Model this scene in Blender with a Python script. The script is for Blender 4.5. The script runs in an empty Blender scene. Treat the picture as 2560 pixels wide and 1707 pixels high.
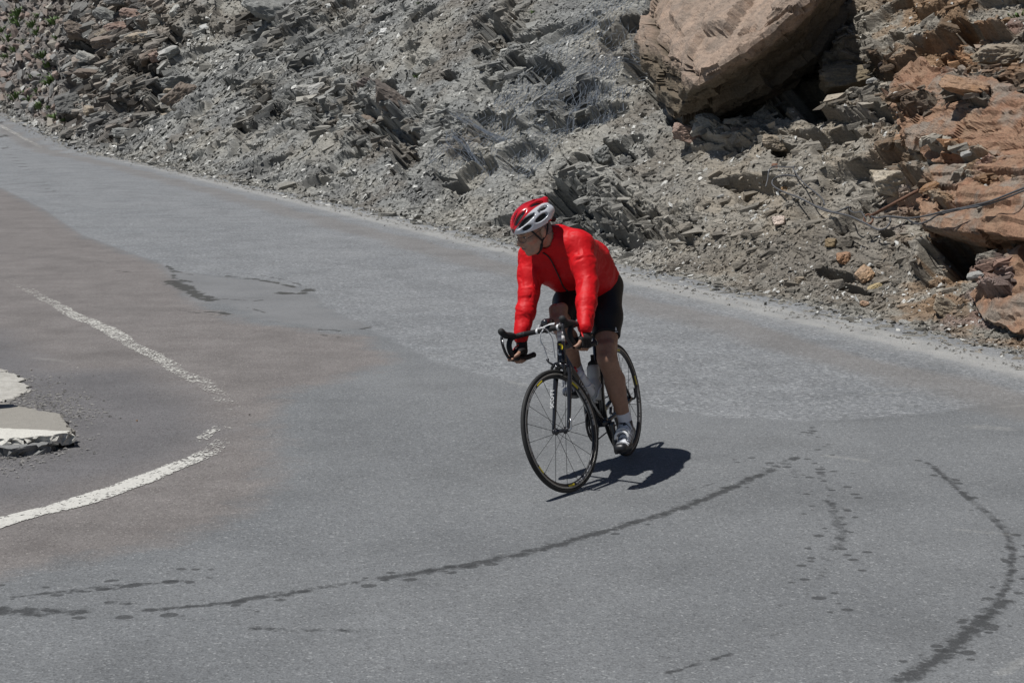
import bpy, bmesh, math, random
import numpy as np
from mathutils import Vector, Matrix

S = bpy.context.scene
COL = S.collection
rnd = random.Random(7)
rng = np.random.default_rng(11)
rad = math.radians

# ------------------------------------------------------------------ camera, sky, sun, exposure
CAM_H, CAM_PITCH, F_PX, PW, PH = 2.15, rad(8.55), 4154.4, 2560.0, 1707.0
cd = bpy.data.cameras.new('camera')
cd.sensor_width = 36.0
cd.lens = 36.0 * F_PX / PW
cd.clip_start, cd.clip_end = 0.1, 2000.0
cam = bpy.data.objects.new('camera', cd)
COL.objects.link(cam)
cam.location = (0, 0, CAM_H)
cam.rotation_euler = (math.pi / 2 - CAM_PITCH, 0, 0)
S.camera = cam

SUN_AZ, SUN_EL = rad(24.0 + 180.0), rad(66.0)        # direction towards the sun, measured from +x
world = bpy.data.worlds.new('World')
S.world = world
world.use_nodes = True
wn = world.node_tree
bg = wn.nodes['Background']
sky = wn.nodes.new('ShaderNodeTexSky')
sky.sky_type = 'NISHITA'
sky.sun_disc = False
sky.sun_elevation = SUN_EL
sky.sun_rotation = math.pi / 2 - SUN_AZ
sky.altitude = 2000
wn.links.new(sky.outputs[0], bg.inputs[0])
bg.inputs[1].default_value = 0.046
sl = bpy.data.lights.new('sun', 'SUN')
sl.energy = 4.5
sl.angle = rad(0.53)
sl.color = (1.0, 0.985, 0.955)
sun = bpy.data.objects.new('sun', sl)
COL.objects.link(sun)
sdir = Vector((math.cos(SUN_AZ) * math.cos(SUN_EL), math.sin(SUN_AZ) * math.cos(SUN_EL), math.sin(SUN_EL)))
sun.rotation_euler = sdir.to_track_quat('Z', 'Y').to_euler()
sun.location = (0, 0, 30)
S.view_settings.view_transform = 'Standard'
S.view_settings.look = 'None'
S.view_settings.exposure = 0.05
S.view_settings.gamma = 1.0
S.view_settings.use_curve_mapping = False
S.cycles.max_bounces = 6
S.cycles.use_denoising = True

# ------------------------------------------------------------------ naming helpers
def tag(o, label=None, cat=None, group=None, kind=None):
    if label: o['label'] = label
    if cat: o['category'] = cat
    if group: o['group'] = group
    if kind: o['kind'] = kind
    return o

def empty(name, loc=(0, 0, 0), label=None, cat=None, group=None):
    o = bpy.data.objects.new(name, None)
    o.empty_display_size = 0.1
    COL.objects.link(o)
    o.location = loc
    return tag(o, label, cat, group)

def link(name, me, mat=None, parent=None):
    o = bpy.data.objects.new(name, me)
    COL.objects.link(o)
    if mat is not None and not me.materials: me.materials.append(mat)
    if parent is not None: o.parent = parent
    return o

def mesh_np(name, V, F, smooth=False, attrs=None, cols=None):
    """V (n,3) float, F (m,k) int quads or triangles, float attributes and colours per vertex"""
    V = np.ascontiguousarray(V, dtype=np.float32); F = np.ascontiguousarray(F, dtype=np.int32)
    me = bpy.data.meshes.new(name)
    m, k = F.shape
    me.vertices.add(len(V)); me.vertices.foreach_set('co', V.ravel())
    me.loops.add(m * k); me.loops.foreach_set('vertex_index', F.ravel())
    me.polygons.add(m)
    me.polygons.foreach_set('loop_start', np.arange(0, m * k, k, dtype=np.int32))
    me.polygons.foreach_set('use_smooth', np.full(m, smooth, dtype=bool))
    for n, a in (attrs or {}).items():
        at = me.attributes.new(n, 'FLOAT', 'POINT')
        at.data.foreach_set('value', np.ascontiguousarray(a, dtype=np.float32))
    for n, c in (cols or {}).items():
        at = me.attributes.new(n, 'FLOAT_COLOR', 'POINT')
        c4 = np.ones((len(V), 4), dtype=np.float32); c4[:, :3] = c
        at.data.foreach_set('color', c4.ravel())
    me.update(calc_edges=True)
    me.validate(clean_customdata=False)
    return me

def grid_faces(nu, nv):
    i = np.arange(nu * nv).reshape(nu, nv)
    return np.stack([i[:-1, :-1], i[1:, :-1], i[1:, 1:], i[:-1, 1:]], -1).reshape(-1, 4)

# ------------------------------------------------------------------ numpy noise
U = np.uint32
def _hu(ix, iy, seed):
    """two lattice coordinates -> uint32"""
    h = ix.astype(np.int32).view(U) * U(374761393) + iy.astype(np.int32).view(U) * U(668265263) + U((seed * 1274126177 + 9781) & 0xFFFFFFFF)
    h ^= h >> U(13); h *= U(1274126177); h ^= h >> U(16); h *= U(2246822519); h ^= h >> U(15)
    return h
def _f(h, k=0):
    if k: h = h * U(2654435761 + 2 * k * 7919); h ^= h >> U(14)
    return (h >> U(8)).astype(np.float32) * np.float32(1 / 16777215.0)

def vnoise(x, y, z=None, seed=0):
    x = np.asarray(x, np.float32); y = np.asarray(y, np.float32)
    ix, iy = np.floor(x), np.floor(y)
    fx, fy = x - ix, y - iy
    fx = fx * fx * fx * (fx * (fx * 6 - 15) + 10); fy = fy * fy * fy * (fy * (fy * 6 - 15) + 10)
    ix, iy = ix.astype(np.int32), iy.astype(np.int32)
    def plane(sd):
        if isinstance(sd, int): g = lambda a, b: _f(_hu(ix + a, iy + b, sd))
        else: g = lambda a, b: _f(_hu(ix + a + sd * 7919, iy + b - sd * 104729, seed))
        a0 = g(0, 0); a1 = g(1, 0); b0 = g(0, 1); b1 = g(1, 1)
        p = a0 + fx * (a1 - a0); q = b0 + fx * (b1 - b0)
        return p + fy * (q - p)
    if z is None: return plane(seed) * 2 - 1
    z = np.asarray(z, np.float32); iz = np.floor(z); fz = z - iz; fz = fz * fz * (3 - 2 * fz); iz = iz.astype(np.int32)
    p = plane(iz); q = plane(iz + 1)
    return (p + fz * (q - p)) * 2 - 1

def fbm(x, y, z=None, seed=0, oct=4):
    r, a, t = 0, 1.0, 0
    for o in range(oct):
        f = 2.03 ** o
        r = r + a * vnoise(x * f + 17.3 * o, y * f - 9.1 * o, None if z is None else z * f, seed + o)
        t += a; a *= 0.5
    return r / t

def voro(x, y, seed=0):
    """cell id hash 0..1, offset from the seed point, F2-F1"""
    x = np.asarray(x, np.float32); y = np.asarray(y, np.float32)
    ix, iy = np.floor(x).astype(np.int32), np.floor(y).astype(np.int32)
    b1 = np.full(x.shape, 9, np.float32); b2 = b1.copy()
    cid = np.zeros(x.shape, np.float32); ox = cid.copy(); oy = cid.copy()
    for a in (-1, 0, 1):
        for b in (-1, 0, 1):
            cx, cy = ix + a, iy + b
            h = _hu(cx, cy, seed)
            dx = x - (cx + _f(h)); dy = y - (cy + _f(h, 1))
            d = dx * dx + dy * dy
            n = d < b1
            b2 = np.where(n, b1, np.minimum(b2, d))
            b1 = np.where(n, d, b1)
            cid = np.where(n, _f(h, 2), cid)
            ox = np.where(n, dx, ox); oy = np.where(n, dy, oy)
    return cid, ox, oy, np.sqrt(b2) - np.sqrt(b1)

def sstep(a, b, x):
    t = np.clip((x - a) / (b - a), 0, 1)
    return t * t * (3 - 2 * t)

# ------------------------------------------------------------------ materials
def new_mat(name):
    m = bpy.data.materials.new(name); m.use_nodes = True
    nt = m.node_tree
    return m, nt, nt.nodes['Principled BSDF']

def nd(nt, t, **kw):
    n = nt.nodes.new(t)
    for k, v in kw.items():
        if k.startswith('i_'):
            key = k[2:]
            n.inputs[int(key) if key.isdigit() else key].default_value = v
        else: setattr(n, k, v)
    return n

def mathn(nt, op, a, b=None, c=None, clamp=False):
    n = nt.nodes.new('ShaderNodeMath'); n.operation = op; n.use_clamp = clamp
    for i, v in enumerate((a, b, c)):
        if v is None: continue
        if isinstance(v, (int, float)): n.inputs[i].default_value = v
        else: nt.links.new(v, n.inputs[i])
    return n.outputs[0]

def mixc(nt, fac, a, b, blend='MIX'):
    n = nt.nodes.new('ShaderNodeMix'); n.data_type = 'RGBA'; n.blend_type = blend
    for i, v in ((0, fac), (6, a), (7, b)):
        if isinstance(v, (int, float)): n.inputs[i].default_value = v
        elif isinstance(v, tuple): n.inputs[i].default_value = (*v, 1)
        else: nt.links.new(v, n.inputs[i])
    return n.outputs[2]

def ramp(nt, fac, stops):
    n = nt.nodes.new('ShaderNodeValToRGB'); e = n.color_ramp.elements
    while len(e) < len(stops): e.new(0.5)
    for x, (p, c) in zip(e, stops):
        x.position = p; x.color = (c, c, c, 1) if isinstance(c, (int, float)) else (*c, 1)
    nt.links.new(fac, n.inputs[0]); return n.outputs[0]

def noise(nt, vec, scale, detail=3, rough=0.55, dist=0.0):
    n = nd(nt, 'ShaderNodeTexNoise'); n.inputs['Scale'].default_value = scale
    n.inputs['Detail'].default_value = detail; n.inputs['Roughness'].default_value = rough
    n.inputs['Distortion'].default_value = dist
    if vec is not None: nt.links.new(vec, n.inputs['Vector'])
    return n.outputs['Fac']

def plain(name, col, rough=0.6, metal=0.0, spec=0.5, var=0.12, scale=30, bump=0.0, coat=0.0):
    m, nt, b = new_mat(name)
    tc = nd(nt, 'ShaderNodeTexCoord')
    f = noise(nt, tc.outputs['Object'], scale, 4)
    c = mixc(nt, ramp(nt, f, [(0.3, 0.0), (0.7, 1.0)]), tuple(x * (1 - var) for x in col), tuple(min(1, x * (1 + var)) for x in col))
    nt.links.new(c, b.inputs['Base Color'])
    nt.links.new(mathn(nt, 'MULTIPLY_ADD', f, 0.2, rough - 0.1), b.inputs['Roughness'])
    b.inputs['Metallic'].default_value = metal
    b.inputs['Specular IOR Level'].default_value = spec
    b.inputs['Coat Weight'].default_value = coat
    if bump:
        bn = nd(nt, 'ShaderNodeBump'); bn.inputs['Strength'].default_value = bump; bn.inputs['Distance'].default_value = 0.003
        nt.links.new(noise(nt, tc.outputs['Object'], scale * 3, 3), bn.inputs['Height']); nt.links.new(bn.outputs[0], b.inputs['Normal'])
    return m

# ------------------------------------------------------------------ where a sight line meets the road (survey of the place)
CAMP = np.array([0, 0, CAM_H])
_c, _s = math.cos(CAM_PITCH), math.sin(CAM_PITCH)
def sight(px, py):
    dx, dz = (px - PW / 2) / F_PX, -(py - PH / 2) / F_PX
    return np.array([dx, _c + dz * _s, -_s + dz * _c])
def project(q):
    q = np.asarray(q, float); x, y, z = q[..., 0], q[..., 1], q[..., 2] - CAM_H
    zc = y * _c - z * _s; zc = np.where(zc > 0.3, zc, 0.3)
    yc = y * _s + z * _c
    return PW / 2 + F_PX * x / zc, PH / 2 - F_PX * yc / zc, zc
K2 = 2560.0 / 2352.0
def gp(px, py, k=K2):
    d = sight(px * k, py * k)
    return d[:2] * (-CAM_H / d[2])

# ------------------------------------------------------------------ the road: one ground sheet
EDGE = np.array([(9.5, -30), (9.2, -12), (7.4, 1), (5.65, 8.2), (4.0, 12.8), (.11, 22.33), (-4.06, 32.6), (-7.9, 42), (-10.3, 48), (-13.7, 55.8),
                 (-15.96, 60), (-17.6, 63), (-19.5, 66.3), (-21.5, 69.5), (-27, 79), (-36, 95), (-60, 130)], float)
def catmull(P, n):
    P = np.vstack([2 * P[0] - P[1], P, 2 * P[-1] - P[-2]]); out = []
    for i in range(1, len(P) - 2):
        t = np.linspace(0, 1, n, endpoint=False)[:, None]
        a, b, c, d = P[i - 1], P[i], P[i + 1], P[i + 2]
        out.append(.5 * (2 * b + (c - a) * t + (2 * a - 5 * b + 4 * c - d) * t ** 2 + (3 * b - a - 3 * c + d) * t ** 3))
    return np.vstack(out + [P[-2][None]])
_ed = catmull(EDGE, 60)
_el = np.r_[0, np.cumsum(np.linalg.norm(np.diff(_ed, axis=0), axis=1))]
_i0 = np.argmin(np.abs(_ed[:, 1] - 12.8)); ED_S = _el - _el[_i0]
def edge(s):
    return np.stack([np.interp(s, ED_S, _ed[:, 0]), np.interp(s, ED_S, _ed[:, 1])], -1)
def edge_n(s):
    d = edge(s + 0.6) - edge(s - 0.6); d /= np.linalg.norm(d, axis=-1, keepdims=True)
    return np.stack([d[..., 1], -d[..., 0]], -1)
def road_z(x, y):
    q = np.clip(y - 57.5, 0, None)
    return 0.135 * (q - 2.5 * (1 - np.exp(-q / 2.5))) + 0.0 * x

def spaced(a, b, fine0, fine1, h, g=1.12):
    l = [fine0]; s = h
    while l[-1] > a: s *= g; l.append(l[-1] - s)
    r = [fine1]; s = h
    while r[-1] < b: s *= g; r.append(r[-1] + s)
    return np.array(l[::-1][:-1] + list(np.arange(fine0, fine1, h)) + r)

def seg_dist(X, Y, pl):
    d = np.full(X.shape, 1e9)
    for (ax, ay), (bx, by) in zip(pl[:-1], pl[1:]):
        ux, uy = bx - ax, by - ay; L = ux * ux + uy * uy + 1e-12
        t = np.clip(((X - ax) * ux + (Y - ay) * uy) / L, 0, 1)
        d = np.minimum(d, np.hypot(X - ax - t * ux, Y - ay - t * uy))
    return d
def poly_sd(X, Y, pl):
    d = seg_dist(X, Y, list(pl) + [pl[0]]); ins = np.zeros(X.shape, bool)
    n = len(pl)
    for i in range(n):
        (ax, ay), (bx, by) = pl[i], pl[(i + 1) % n]
        c = (ay > Y) != (by > Y)
        ins ^= c & (X < (bx - ax) * (Y - ay) / (by - ay + 1e-12) + ax)
    return np.where(ins, d, -d)

gx = spaced(-260, 230, -5.6, 4.6, 0.028, 1.08)
gy = spaced(-60, 4.6, 4.6, 4.7, 0.03, 1.06); gy = list(gy[gy < 4.59]) + [4.6]
while gy[-1] < 330: gy.append(gy[-1] + (.03 if gy[-1] < 13 else .03 + .0075 * (gy[-1] - 13) if gy[-1] < 30 else .16 + .045 * (gy[-1] - 30)))
gy = np.array(gy)
GX, GY = np.meshgrid(gx, gy, indexing='ij')
GZ = road_z(GX, GY) + 0.006 * fbm(GX / 1.7, GY / 1.7, seed=3, oct=3) * sstep(80, 20, np.abs(GX) + np.abs(GY))
E_ = lambda pts: [tuple(gp(*p)) for p in pts]
# coarse old asphalt beyond this line
rough_poly = E_([(-300, 330), (0, 430), (100, 480), (190, 540), (370, 605), (400, 622), (520, 636), (640, 645), (715, 672), (740, 700), (840, 752), (1000, 830), (1100, 858), (1200, 880), (1500, 938),
                 (1650, 957), (1870, 968), (2060, 956), (2352, 920), (2700, 870)]) + [(60, 12), (60, 300), (-150, 300), (-70, 60)]
red_poly = E_([(-300, 330), (0, 432), (100, 483), (190, 543), (370, 610), (400, 640), (450, 700), (560, 742), (700, 757), (840, 775), (900, 832), (750, 880), (650, 905), (620, 960), (640, 1080), (560, 1180),
               (400, 1245), (0, 1318), (-400, 1380)]) + [(-30, 9), (-30, 26)]
in_poly = E_([(-200, 720), (0, 760), (120, 850), (330, 850), (450, 930), (500, 990), (420, 1050), (200, 1110), (0, 1170), (-300, 1230)])
patch_poly = E_([(385, 618), (520, 640), (640, 646), (715, 676), (740, 705), (840, 752), (760, 758), (600, 735), (530, 700), (450, 690)])
def strokes(lst):
    A = np.full(GX.shape, -3.0)
    for pts, w, *wk in lst:
        pl = catmull(np.array(E_(pts)), 6) if len(pts) > 2 else np.array(E_(pts))
        A = np.maximum(A, 1 - seg_dist(GX, GY, pl) / w - (wk[0] if wk else 0))
    return A
STAINS = [
    ([(520, 1384), (600, 1366), (760, 1345), (900, 1325)], .05, .35), ([(880, 1328), (1000, 1309), (1120, 1288), (1250, 1259), (1380, 1222), (1500, 1187), (1600, 1152), (1700, 1110), (1770, 1080)], .050),
    ([(1760, 1083), (1800, 1062), (1830, 1050)], .10, .5),
    ([(900, 1326), (1000, 1309), (1110, 1288), (1200, 1272)], .032),
    ([(2130, 1062), (2170, 1095), (2220, 1140), (2270, 1180), (2310, 1220)], .032, .05), ([(2310, 1220), (2325, 1270), (2320, 1325), (2300, 1370)], .034, .15),
    ([(2300, 1380), (2240, 1440), (2150, 1515), (2050, 1572)], .062),
    ([(1870, 975), (1860, 1000)], .05, .4), ([(1905, 1150), (1925, 1190), (1935, 1230), (1915, 1260)], .075, .38), ([(1900, 1280), (1885, 1330)], .06, .55), ([(1790, 1050), (1830, 1090)], .09, .7),
    ([(-60, 1395), (60, 1400), (190, 1404)], .055), ([(-60, 1403), (100, 1409)], .05), ([(250, 1382), (300, 1384)], .035), ([(90, 1360), (210, 1355), (380, 1335)], .022), ([(590, 1305), (600, 1305)], .018),
    ([(30, 1370), (240, 1345), (440, 1330)], .02), ([(330, 1400), (520, 1382), (720, 1355)], .03), ([(1760, 1458), (1785, 1456)], .022),
    ([(570, 1440), (700, 1447), (830, 1448)], .06, .45), ([(830, 1448), (1000, 1436)], .02, .5), ([(1530, 1545), (1680, 1500)], .02),
    ([(1880, 1050), (1900, 1120), (1910, 1150)], .05, .7), ([(1560, 1135), (1650, 1105)], .03, .5),
]
CRACKS = [
    ([(380, 610), (420, 628), (480, 632), (560, 628), (640, 640), (690, 655), (712, 668)], .05, .35), ([(520, 634), (600, 643), (680, 660)], .085, .25), ([(640, 672), (690, 674), (712, 664)], .09),
    ([(390, 645), (420, 656), (450, 672), (480, 690)], .12), ([(400, 650), (440, 668)], .14), ([(455, 680), (520, 686), (570, 690)], .03), ([(480, 716), (505, 718), (525, 722)], .05), ([(410, 712), (460, 720), (520, 726)], .02),
    ([(585, 690), (600, 689)], .05), ([(570, 706), (610, 718)], .022), ([(405, 640), (440, 648)], .03), ([(735, 757), (780, 760)], .035), ([(740, 770), (780, 775)], .03), ([(270, 622), (300, 625)], .04), ([(215, 596), (250, 604)], .03),
    ([(1490, 683), (1550, 686)], .03), ([(820, 758), (850, 752)], .03), ([(390, 612), (400, 640)], .05, .3), ([(1640, 620), (1720, 640)], .02), ([(20, 420), (120, 436)], .06), ([(0, 546), (60, 545)], .025),
    ([(0, 300), (40, 330), (90, 380)], .08), ([(-10, 330), (60, 390), (120, 440)], .09),
]
PALE = [([(1490, 684), (1550, 687)], .05), ([(2240, 980), (2310, 985)], .10), ([(1900, 1046), (1990, 1058)], .05), ([(2200, 1215), (2330, 1228)], .03), ([(2300, 1545), (2360, 1510)], .04), ([(1170, 875), (1210, 885)], .06),
        ([(2300, 935), (2350, 930)], .04), ([(80, 822), (150, 830)], .05), ([(610, 657), (640, 661)], .03), ([(2000, 905), (2080, 900)], .04), ([(1950, 735), (2100, 790), (2352, 848)], .14)]
DRIPS = [([(-60, 1345), (100, 1352), (300, 1338), (460, 1318)], .16), ([(-60, 1400), (200, 1408), (420, 1400), (620, 1375), (800, 1345), (960, 1318)], .13), ([(960, 1318), (1150, 1284), (1400, 1222), (1600, 1160), (1800, 1070)], .09),
         ([(1860, 985), (1880, 1060), (1910, 1150), (1930, 1230), (1900, 1300), (1870, 1400)], .20), ([(1740, 1060), (1830, 1045)], .20), ([(2130, 1062), (2220, 1140), (2310, 1220), (2330, 1290), (2300, 1380)], .10), ([(1020, 1245), (1060, 1248)], .06), ([(1400, 1195), (1440, 1200)], .05), ([(2300, 1380), (2150, 1515), (1950, 1620)], .14)]
sS = np.linspace(-30, 110, 400)
edge_sd = seg_dist(GX, GY, edge(sS))
# which side of the edge a point lies on
road_attrs = {
    'rough': poly_sd(GX, GY, rough_poly), 'red': poly_sd(GX, GY, red_poly), 'inner': poly_sd(GX, GY, in_poly), 'patch': poly_sd(GX, GY, patch_poly),
    'stain': strokes(STAINS), 'crack': strokes(CRACKS), 'pale': strokes(PALE), 'drip': strokes(DRIPS), 'edged': edge_sd}

def road_material():
    m, nt, b = new_mat('worn_asphalt')
    tc = nd(nt, 'ShaderNodeTexCoord'); P = tc.outputs['Object']
    A = lambda n: nd(nt, 'ShaderNodeAttribute', attribute_name=n).outputs['Fac']
    n_big = noise(nt, P, 0.55, 5, 0.6); n_mid = noise(nt, P, 3.2, 5, 0.65); n_fine = noise(nt, P, 26, 4, 0.7)
    grain = noise(nt, P, 115, 2, 0.6)
    def edge_mask(name, soft, amp, nz=None):
        d = mathn(nt, 'ADD', A(name), mathn(nt, 'MULTIPLY', mathn(nt, 'SUBTRACT', nz or n_mid, 0.5), amp))
        return mathn(nt, 'SMOOTH_MIN', mathn(nt, 'SMOOTH_MAX', mathn(nt, 'MULTIPLY_ADD', d, 1 / soft, 0.5), 0, 0.1), 1, 0.1)
    v = nd(nt, 'ShaderNodeTexVoronoi'); v.inputs['Scale'].default_value = 105; nt.links.new(P, v.inputs['Vector'])
    v2 = nd(nt, 'ShaderNodeTexVoronoi'); v2.inputs['Scale'].default_value = 46; nt.links.new(P, v2.inputs['Vector'])
    sep = nd(nt, 'ShaderNodeSeparateColor'); nt.links.new(v.outputs['Color'], sep.inputs[0])
    sep2 = nd(nt, 'ShaderNodeSeparateColor'); nt.links.new(v2.outputs['Color'], sep2.inputs[0])
    # smooth newer asphalt
    smooth_c = mixc(nt, ramp(nt, n_big, [(.3, 0.), (.7, 1.)]), (.116, .121, .126), (.160, .165, .169))
    smooth_c = mixc(nt, ramp(nt, sep.outputs[0], [(.0, .0), (.8, .2), (.93, .3), (.985, .8)]), smooth_c, (.27, .275, .275))
    smooth_c = mixc(nt, ramp(nt, sep.outputs[1], [(.70, .0), (.95, .5)]), smooth_c, (.075, .076, .078))
    # coarse chippings
    coarse = mixc(nt, ramp(nt, n_big, [(.3, 0.), (.7, 1.)]), (.168, .175, .182), (.215, .221, .226))
    coarse = mixc(nt, ramp(nt, sep2.outputs[0], [(.45, .0), (.85, .4), (.97, .8)]), coarse, (.33, .335, .34))
    coarse = mixc(nt, ramp(nt, sep2.outputs[1], [(.55, .0), (.9, .6)]), coarse, (.095, .099, .103))
    coarse = mixc(nt, ramp(nt, n_mid, [(.35, .25), (.6, .0)]), coarse, (.12, .122, .124))
    red = mixc(nt, ramp(nt, n_mid, [(.3, 0.), (.7, 1.)]), (.138, .125, .119), (.186, .171, .163))
    red = mixc(nt, ramp(nt, sep.outputs[1], [(.72, 0.), (.98, .55)]), red, (.08, .07, .066))
    red = mixc(nt, ramp(nt, sep.outputs[0], [(.9, 0.), (.99, .6)]), red, (.30, .28, .26))
    inner = mixc(nt, n_mid, (.105, .101, .103), (.158, .151, .152))
    inner = mixc(nt, ramp(nt, sep.outputs[1], [(.7, 0.), (.98, .6)]), inner, (.06, .057, .057))
    c = mixc(nt, edge_mask('red', .28, .7), smooth_c, red)
    c = mixc(nt, edge_mask('inner', .5, .5), c, inner)
    rm = edge_mask('rough', .07, .12, n_mid)
    c = mixc(nt, rm, c, coarse)
    # dusty margin at the foot of the slope
    ed = A('edged')
    em = ramp(nt, mathn(nt, 'ADD', ed, mathn(nt, 'MULTIPLY', mathn(nt, 'SUBTRACT', n_mid, .5), .5)), [(.0, .75), (.06, 1.), (.17, .9), (.28, .25), (.55, 0.)])
    c = mixc(nt, em, c, mixc(nt, n_mid, (.25, .248, .24), (.345, .34, .325)))
    band = ramp(nt, mathn(nt, 'ADD', mathn(nt, 'MULTIPLY', ed, .4), mathn(nt, 'MULTIPLY', mathn(nt, 'SUBTRACT', n_big, .5), .35)), [(.22, 0.), (.30, .6), (.45, .5), (.56, 0.)])
    c = mixc(nt, band, c, mixc(nt, n_mid, (.145, .132, .122), (.19, .176, .164)))
    pt = mixc(nt, n_mid, (.155, .158, .162), (.19, .19, .19))
    c = mixc(nt, mathn(nt, 'MULTIPLY', edge_mask('patch', .12, .5), .9), c, pt)
    # tyre tracks, drips, tar
    def stroke(name, lo, hi, nz, amp):
        a = mathn(nt, 'ADD', A(name), mathn(nt, 'MULTIPLY', mathn(nt, 'SUBTRACT', nz, .52), amp))
        return ramp(nt, a, [(lo, 0.), (hi, 1.)])
    mp = nd(nt, 'ShaderNodeMapping'); mp.inputs['Scale'].default_value = (.75, 1.5, 1); nt.links.new(P, mp.inputs[0])
    n_crk = noise(nt, P, 5.5, 5, .68, .5)
    n_drip2 = noise(nt, P, 17, 5, 0.68, 0.2)
    n_drip = noise(nt, mp.outputs[0], 21, 4, 0.62, 0.3)
    c = mixc(nt, mathn(nt, 'MULTIPLY', stroke('stain', .10, .70, n_drip2, 3.2), .80), c, (.030, .031, .032))
    c = mixc(nt, mathn(nt, 'MULTIPLY', stroke('crack', .10, .45, n_crk, 4.2), .88), c, (.042, .041, .037))
    c = mixc(nt, mathn(nt, 'MULTIPLY', stroke('pale', .05, .7, n_drip2, 3.0), .17), c, (.38, .37, .34))
    mpd = nd(nt, 'ShaderNodeMapping'); mpd.inputs['Scale'].default_value = (.75, .9, 1); nt.links.new(P, mpd.inputs[0])
    vd = nd(nt, 'ShaderNodeTexVoronoi'); vd.inputs['Scale'].default_value = 15; nt.links.new(mpd.outputs[0], vd.inputs['Vector'])
    sd_ = nd(nt, 'ShaderNodeSeparateColor'); nt.links.new(vd.outputs['Color'], sd_.inputs[0])
    rr_ = mathn(nt, 'MULTIPLY', mathn(nt, 'ADD', sd_.outputs[0], mathn(nt, 'MULTIPLY_ADD', mathn(nt, 'MINIMUM', A('drip'), .5), 1.0, -.72)), .66)
    spot_ = ramp(nt, mathn(nt, 'SUBTRACT', mathn(nt, 'ADD', rr_, mathn(nt, 'MULTIPLY', mathn(nt, 'SUBTRACT', n_fine, .5), .25)), vd.outputs['Distance']), [(.0, 0.), (.07, 1.)])
    c = mixc(nt, mathn(nt, 'MULTIPLY', spot_, .72), c, (.035, .036, .037))
    # long faint sweeps left by tyres round the bend
    mp2 = nd(nt, 'ShaderNodeMapping'); mp2.inputs['Scale'].default_value = (1., 1., 1); mp2.inputs['Rotation'].default_value = (0, 0, rad(-12)); nt.links.new(P, mp2.inputs[0])
    sw = noise(nt, mp2.outputs[0], 1.4, 4, .55)
    c = mixc(nt, 1.0, c, ramp(nt, sw, [(.3, .86), (.5, 1.), (.72, 1.08)]), 'MULTIPLY')
    c = mixc(nt, 1.0, c, ramp(nt, n_fine, [(.25, .86), (.5, 1.), (.75, 1.12)]), 'MULTIPLY')
    c = mixc(nt, 1.0, c, ramp(nt, grain, [(.25, .72), (.5, 1.), (.78, 1.28)]), 'MULTIPLY')
    nt.links.new(c, b.inputs['Base Color'])
    b.inputs['Roughness'].default_value = .88
    b.inputs['Specular IOR Level'].default_value = .35
    bn = nd(nt, 'ShaderNodeBump'); bn.inputs['Strength'].default_value = .55; bn.inputs['Distance'].default_value = .006
    hgt = mathn(nt, 'ADD', mathn(nt, 'MULTIPLY', v.outputs['Distance'], mathn(nt, 'MULTIPLY_ADD', rm, .8, .5)), mathn(nt, 'MULTIPLY', grain, .6))
    nt.links.new(hgt, bn.inputs['Height']); nt.links.new(bn.outputs[0], b.inputs['Normal'])
    return m
M_ROAD = road_material()
road = link('road', mesh_np('road', np.stack([GX, GY, GZ], -1).reshape(-1, 3), grid_faces(*GX.shape), True, {k: v.ravel() for k, v in road_attrs.items()}), M_ROAD)
tag(road, 'worn grey asphalt road sweeping round the hairpin bend', None, None, 'structure')

# ------------------------------------------------------------------ the hillside above the road
def edge_depth(s): return np.clip(edge(s)[..., 1], 8, None)
def slope_tan(s):
    return np.interp(s, [-30, -4, 1.5, 4, 9, 16, 30, 48, 53, 60, 90], [1.2, 1.35, 1.3, 1.0, .92, .95, .85, .80, 1.1, 1.5, 1.3])
def hill_base(s, t):
    """point of the smooth slope t metres up from the asphalt edge, its outward normal and its tangents"""
    e, n = edge(s), edge_n(s)
    tn = slope_tan(s); verge = np.interp(s, [-30, 0, 12, 40, 55, 90], [.7, .65, .55, .5, .25, .25])
    ang = np.arctan(tn)
    q = np.clip(t - verge, 0, None)
    k = .35
    bend = q - k * (1 - np.exp(-q / k))                    # length already on the full slope
    flat = t - bend
    top = np.clip(bend - 11.0, 0, None); bend = bend - top
    h = flat + bend * np.cos(ang) + top
    z = road_z(e[..., 0], e[..., 1]) + flat * .05 - .03 + bend * np.sin(ang) + top * .15
    P = np.stack([e[..., 0] + n[..., 0] * h, e[..., 1] + n[..., 1] * h, z], -1)
    f = 1 - np.exp(-q / k)
    a = ang * f
    N = np.stack([-n[..., 0] * np.sin(a), -n[..., 1] * np.sin(a), np.cos(a)], -1)
    return P, N

# inverse: native picture position of the photo survey -> (s, t) on the slope
_ss, _tt = np.meshgrid(np.linspace(-6, 85, 620), np.linspace(0, 13, 260), indexing='ij')
_bp, _ = hill_base(_ss, _tt)
_qx, _qy, _qz = project(_bp)
def on_slope(px, py):
    i = np.argmin((_qx - px) ** 2 + (_qy - py) ** 2)
    s, t = _ss.ravel()[i], _tt.ravel()[i]
    for _ in range(6):
        P = lambda a, b: np.array(project(hill_base(np.array([a]), np.array([b]))[0])[:2])[:, 0]
        p0 = P(s, t); J = np.stack([(P(s + .02, t) - p0) / .02, (P(s, t + .02) - p0) / .02], 1)
        try: d = np.linalg.solve(J, np.array([px, py]) - p0)
        except np.linalg.LinAlgError: break
        s += float(np.clip(d[0], -2, 2)); t = max(0., t + float(np.clip(d[1], -1, 1)))
    return s, t

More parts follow.
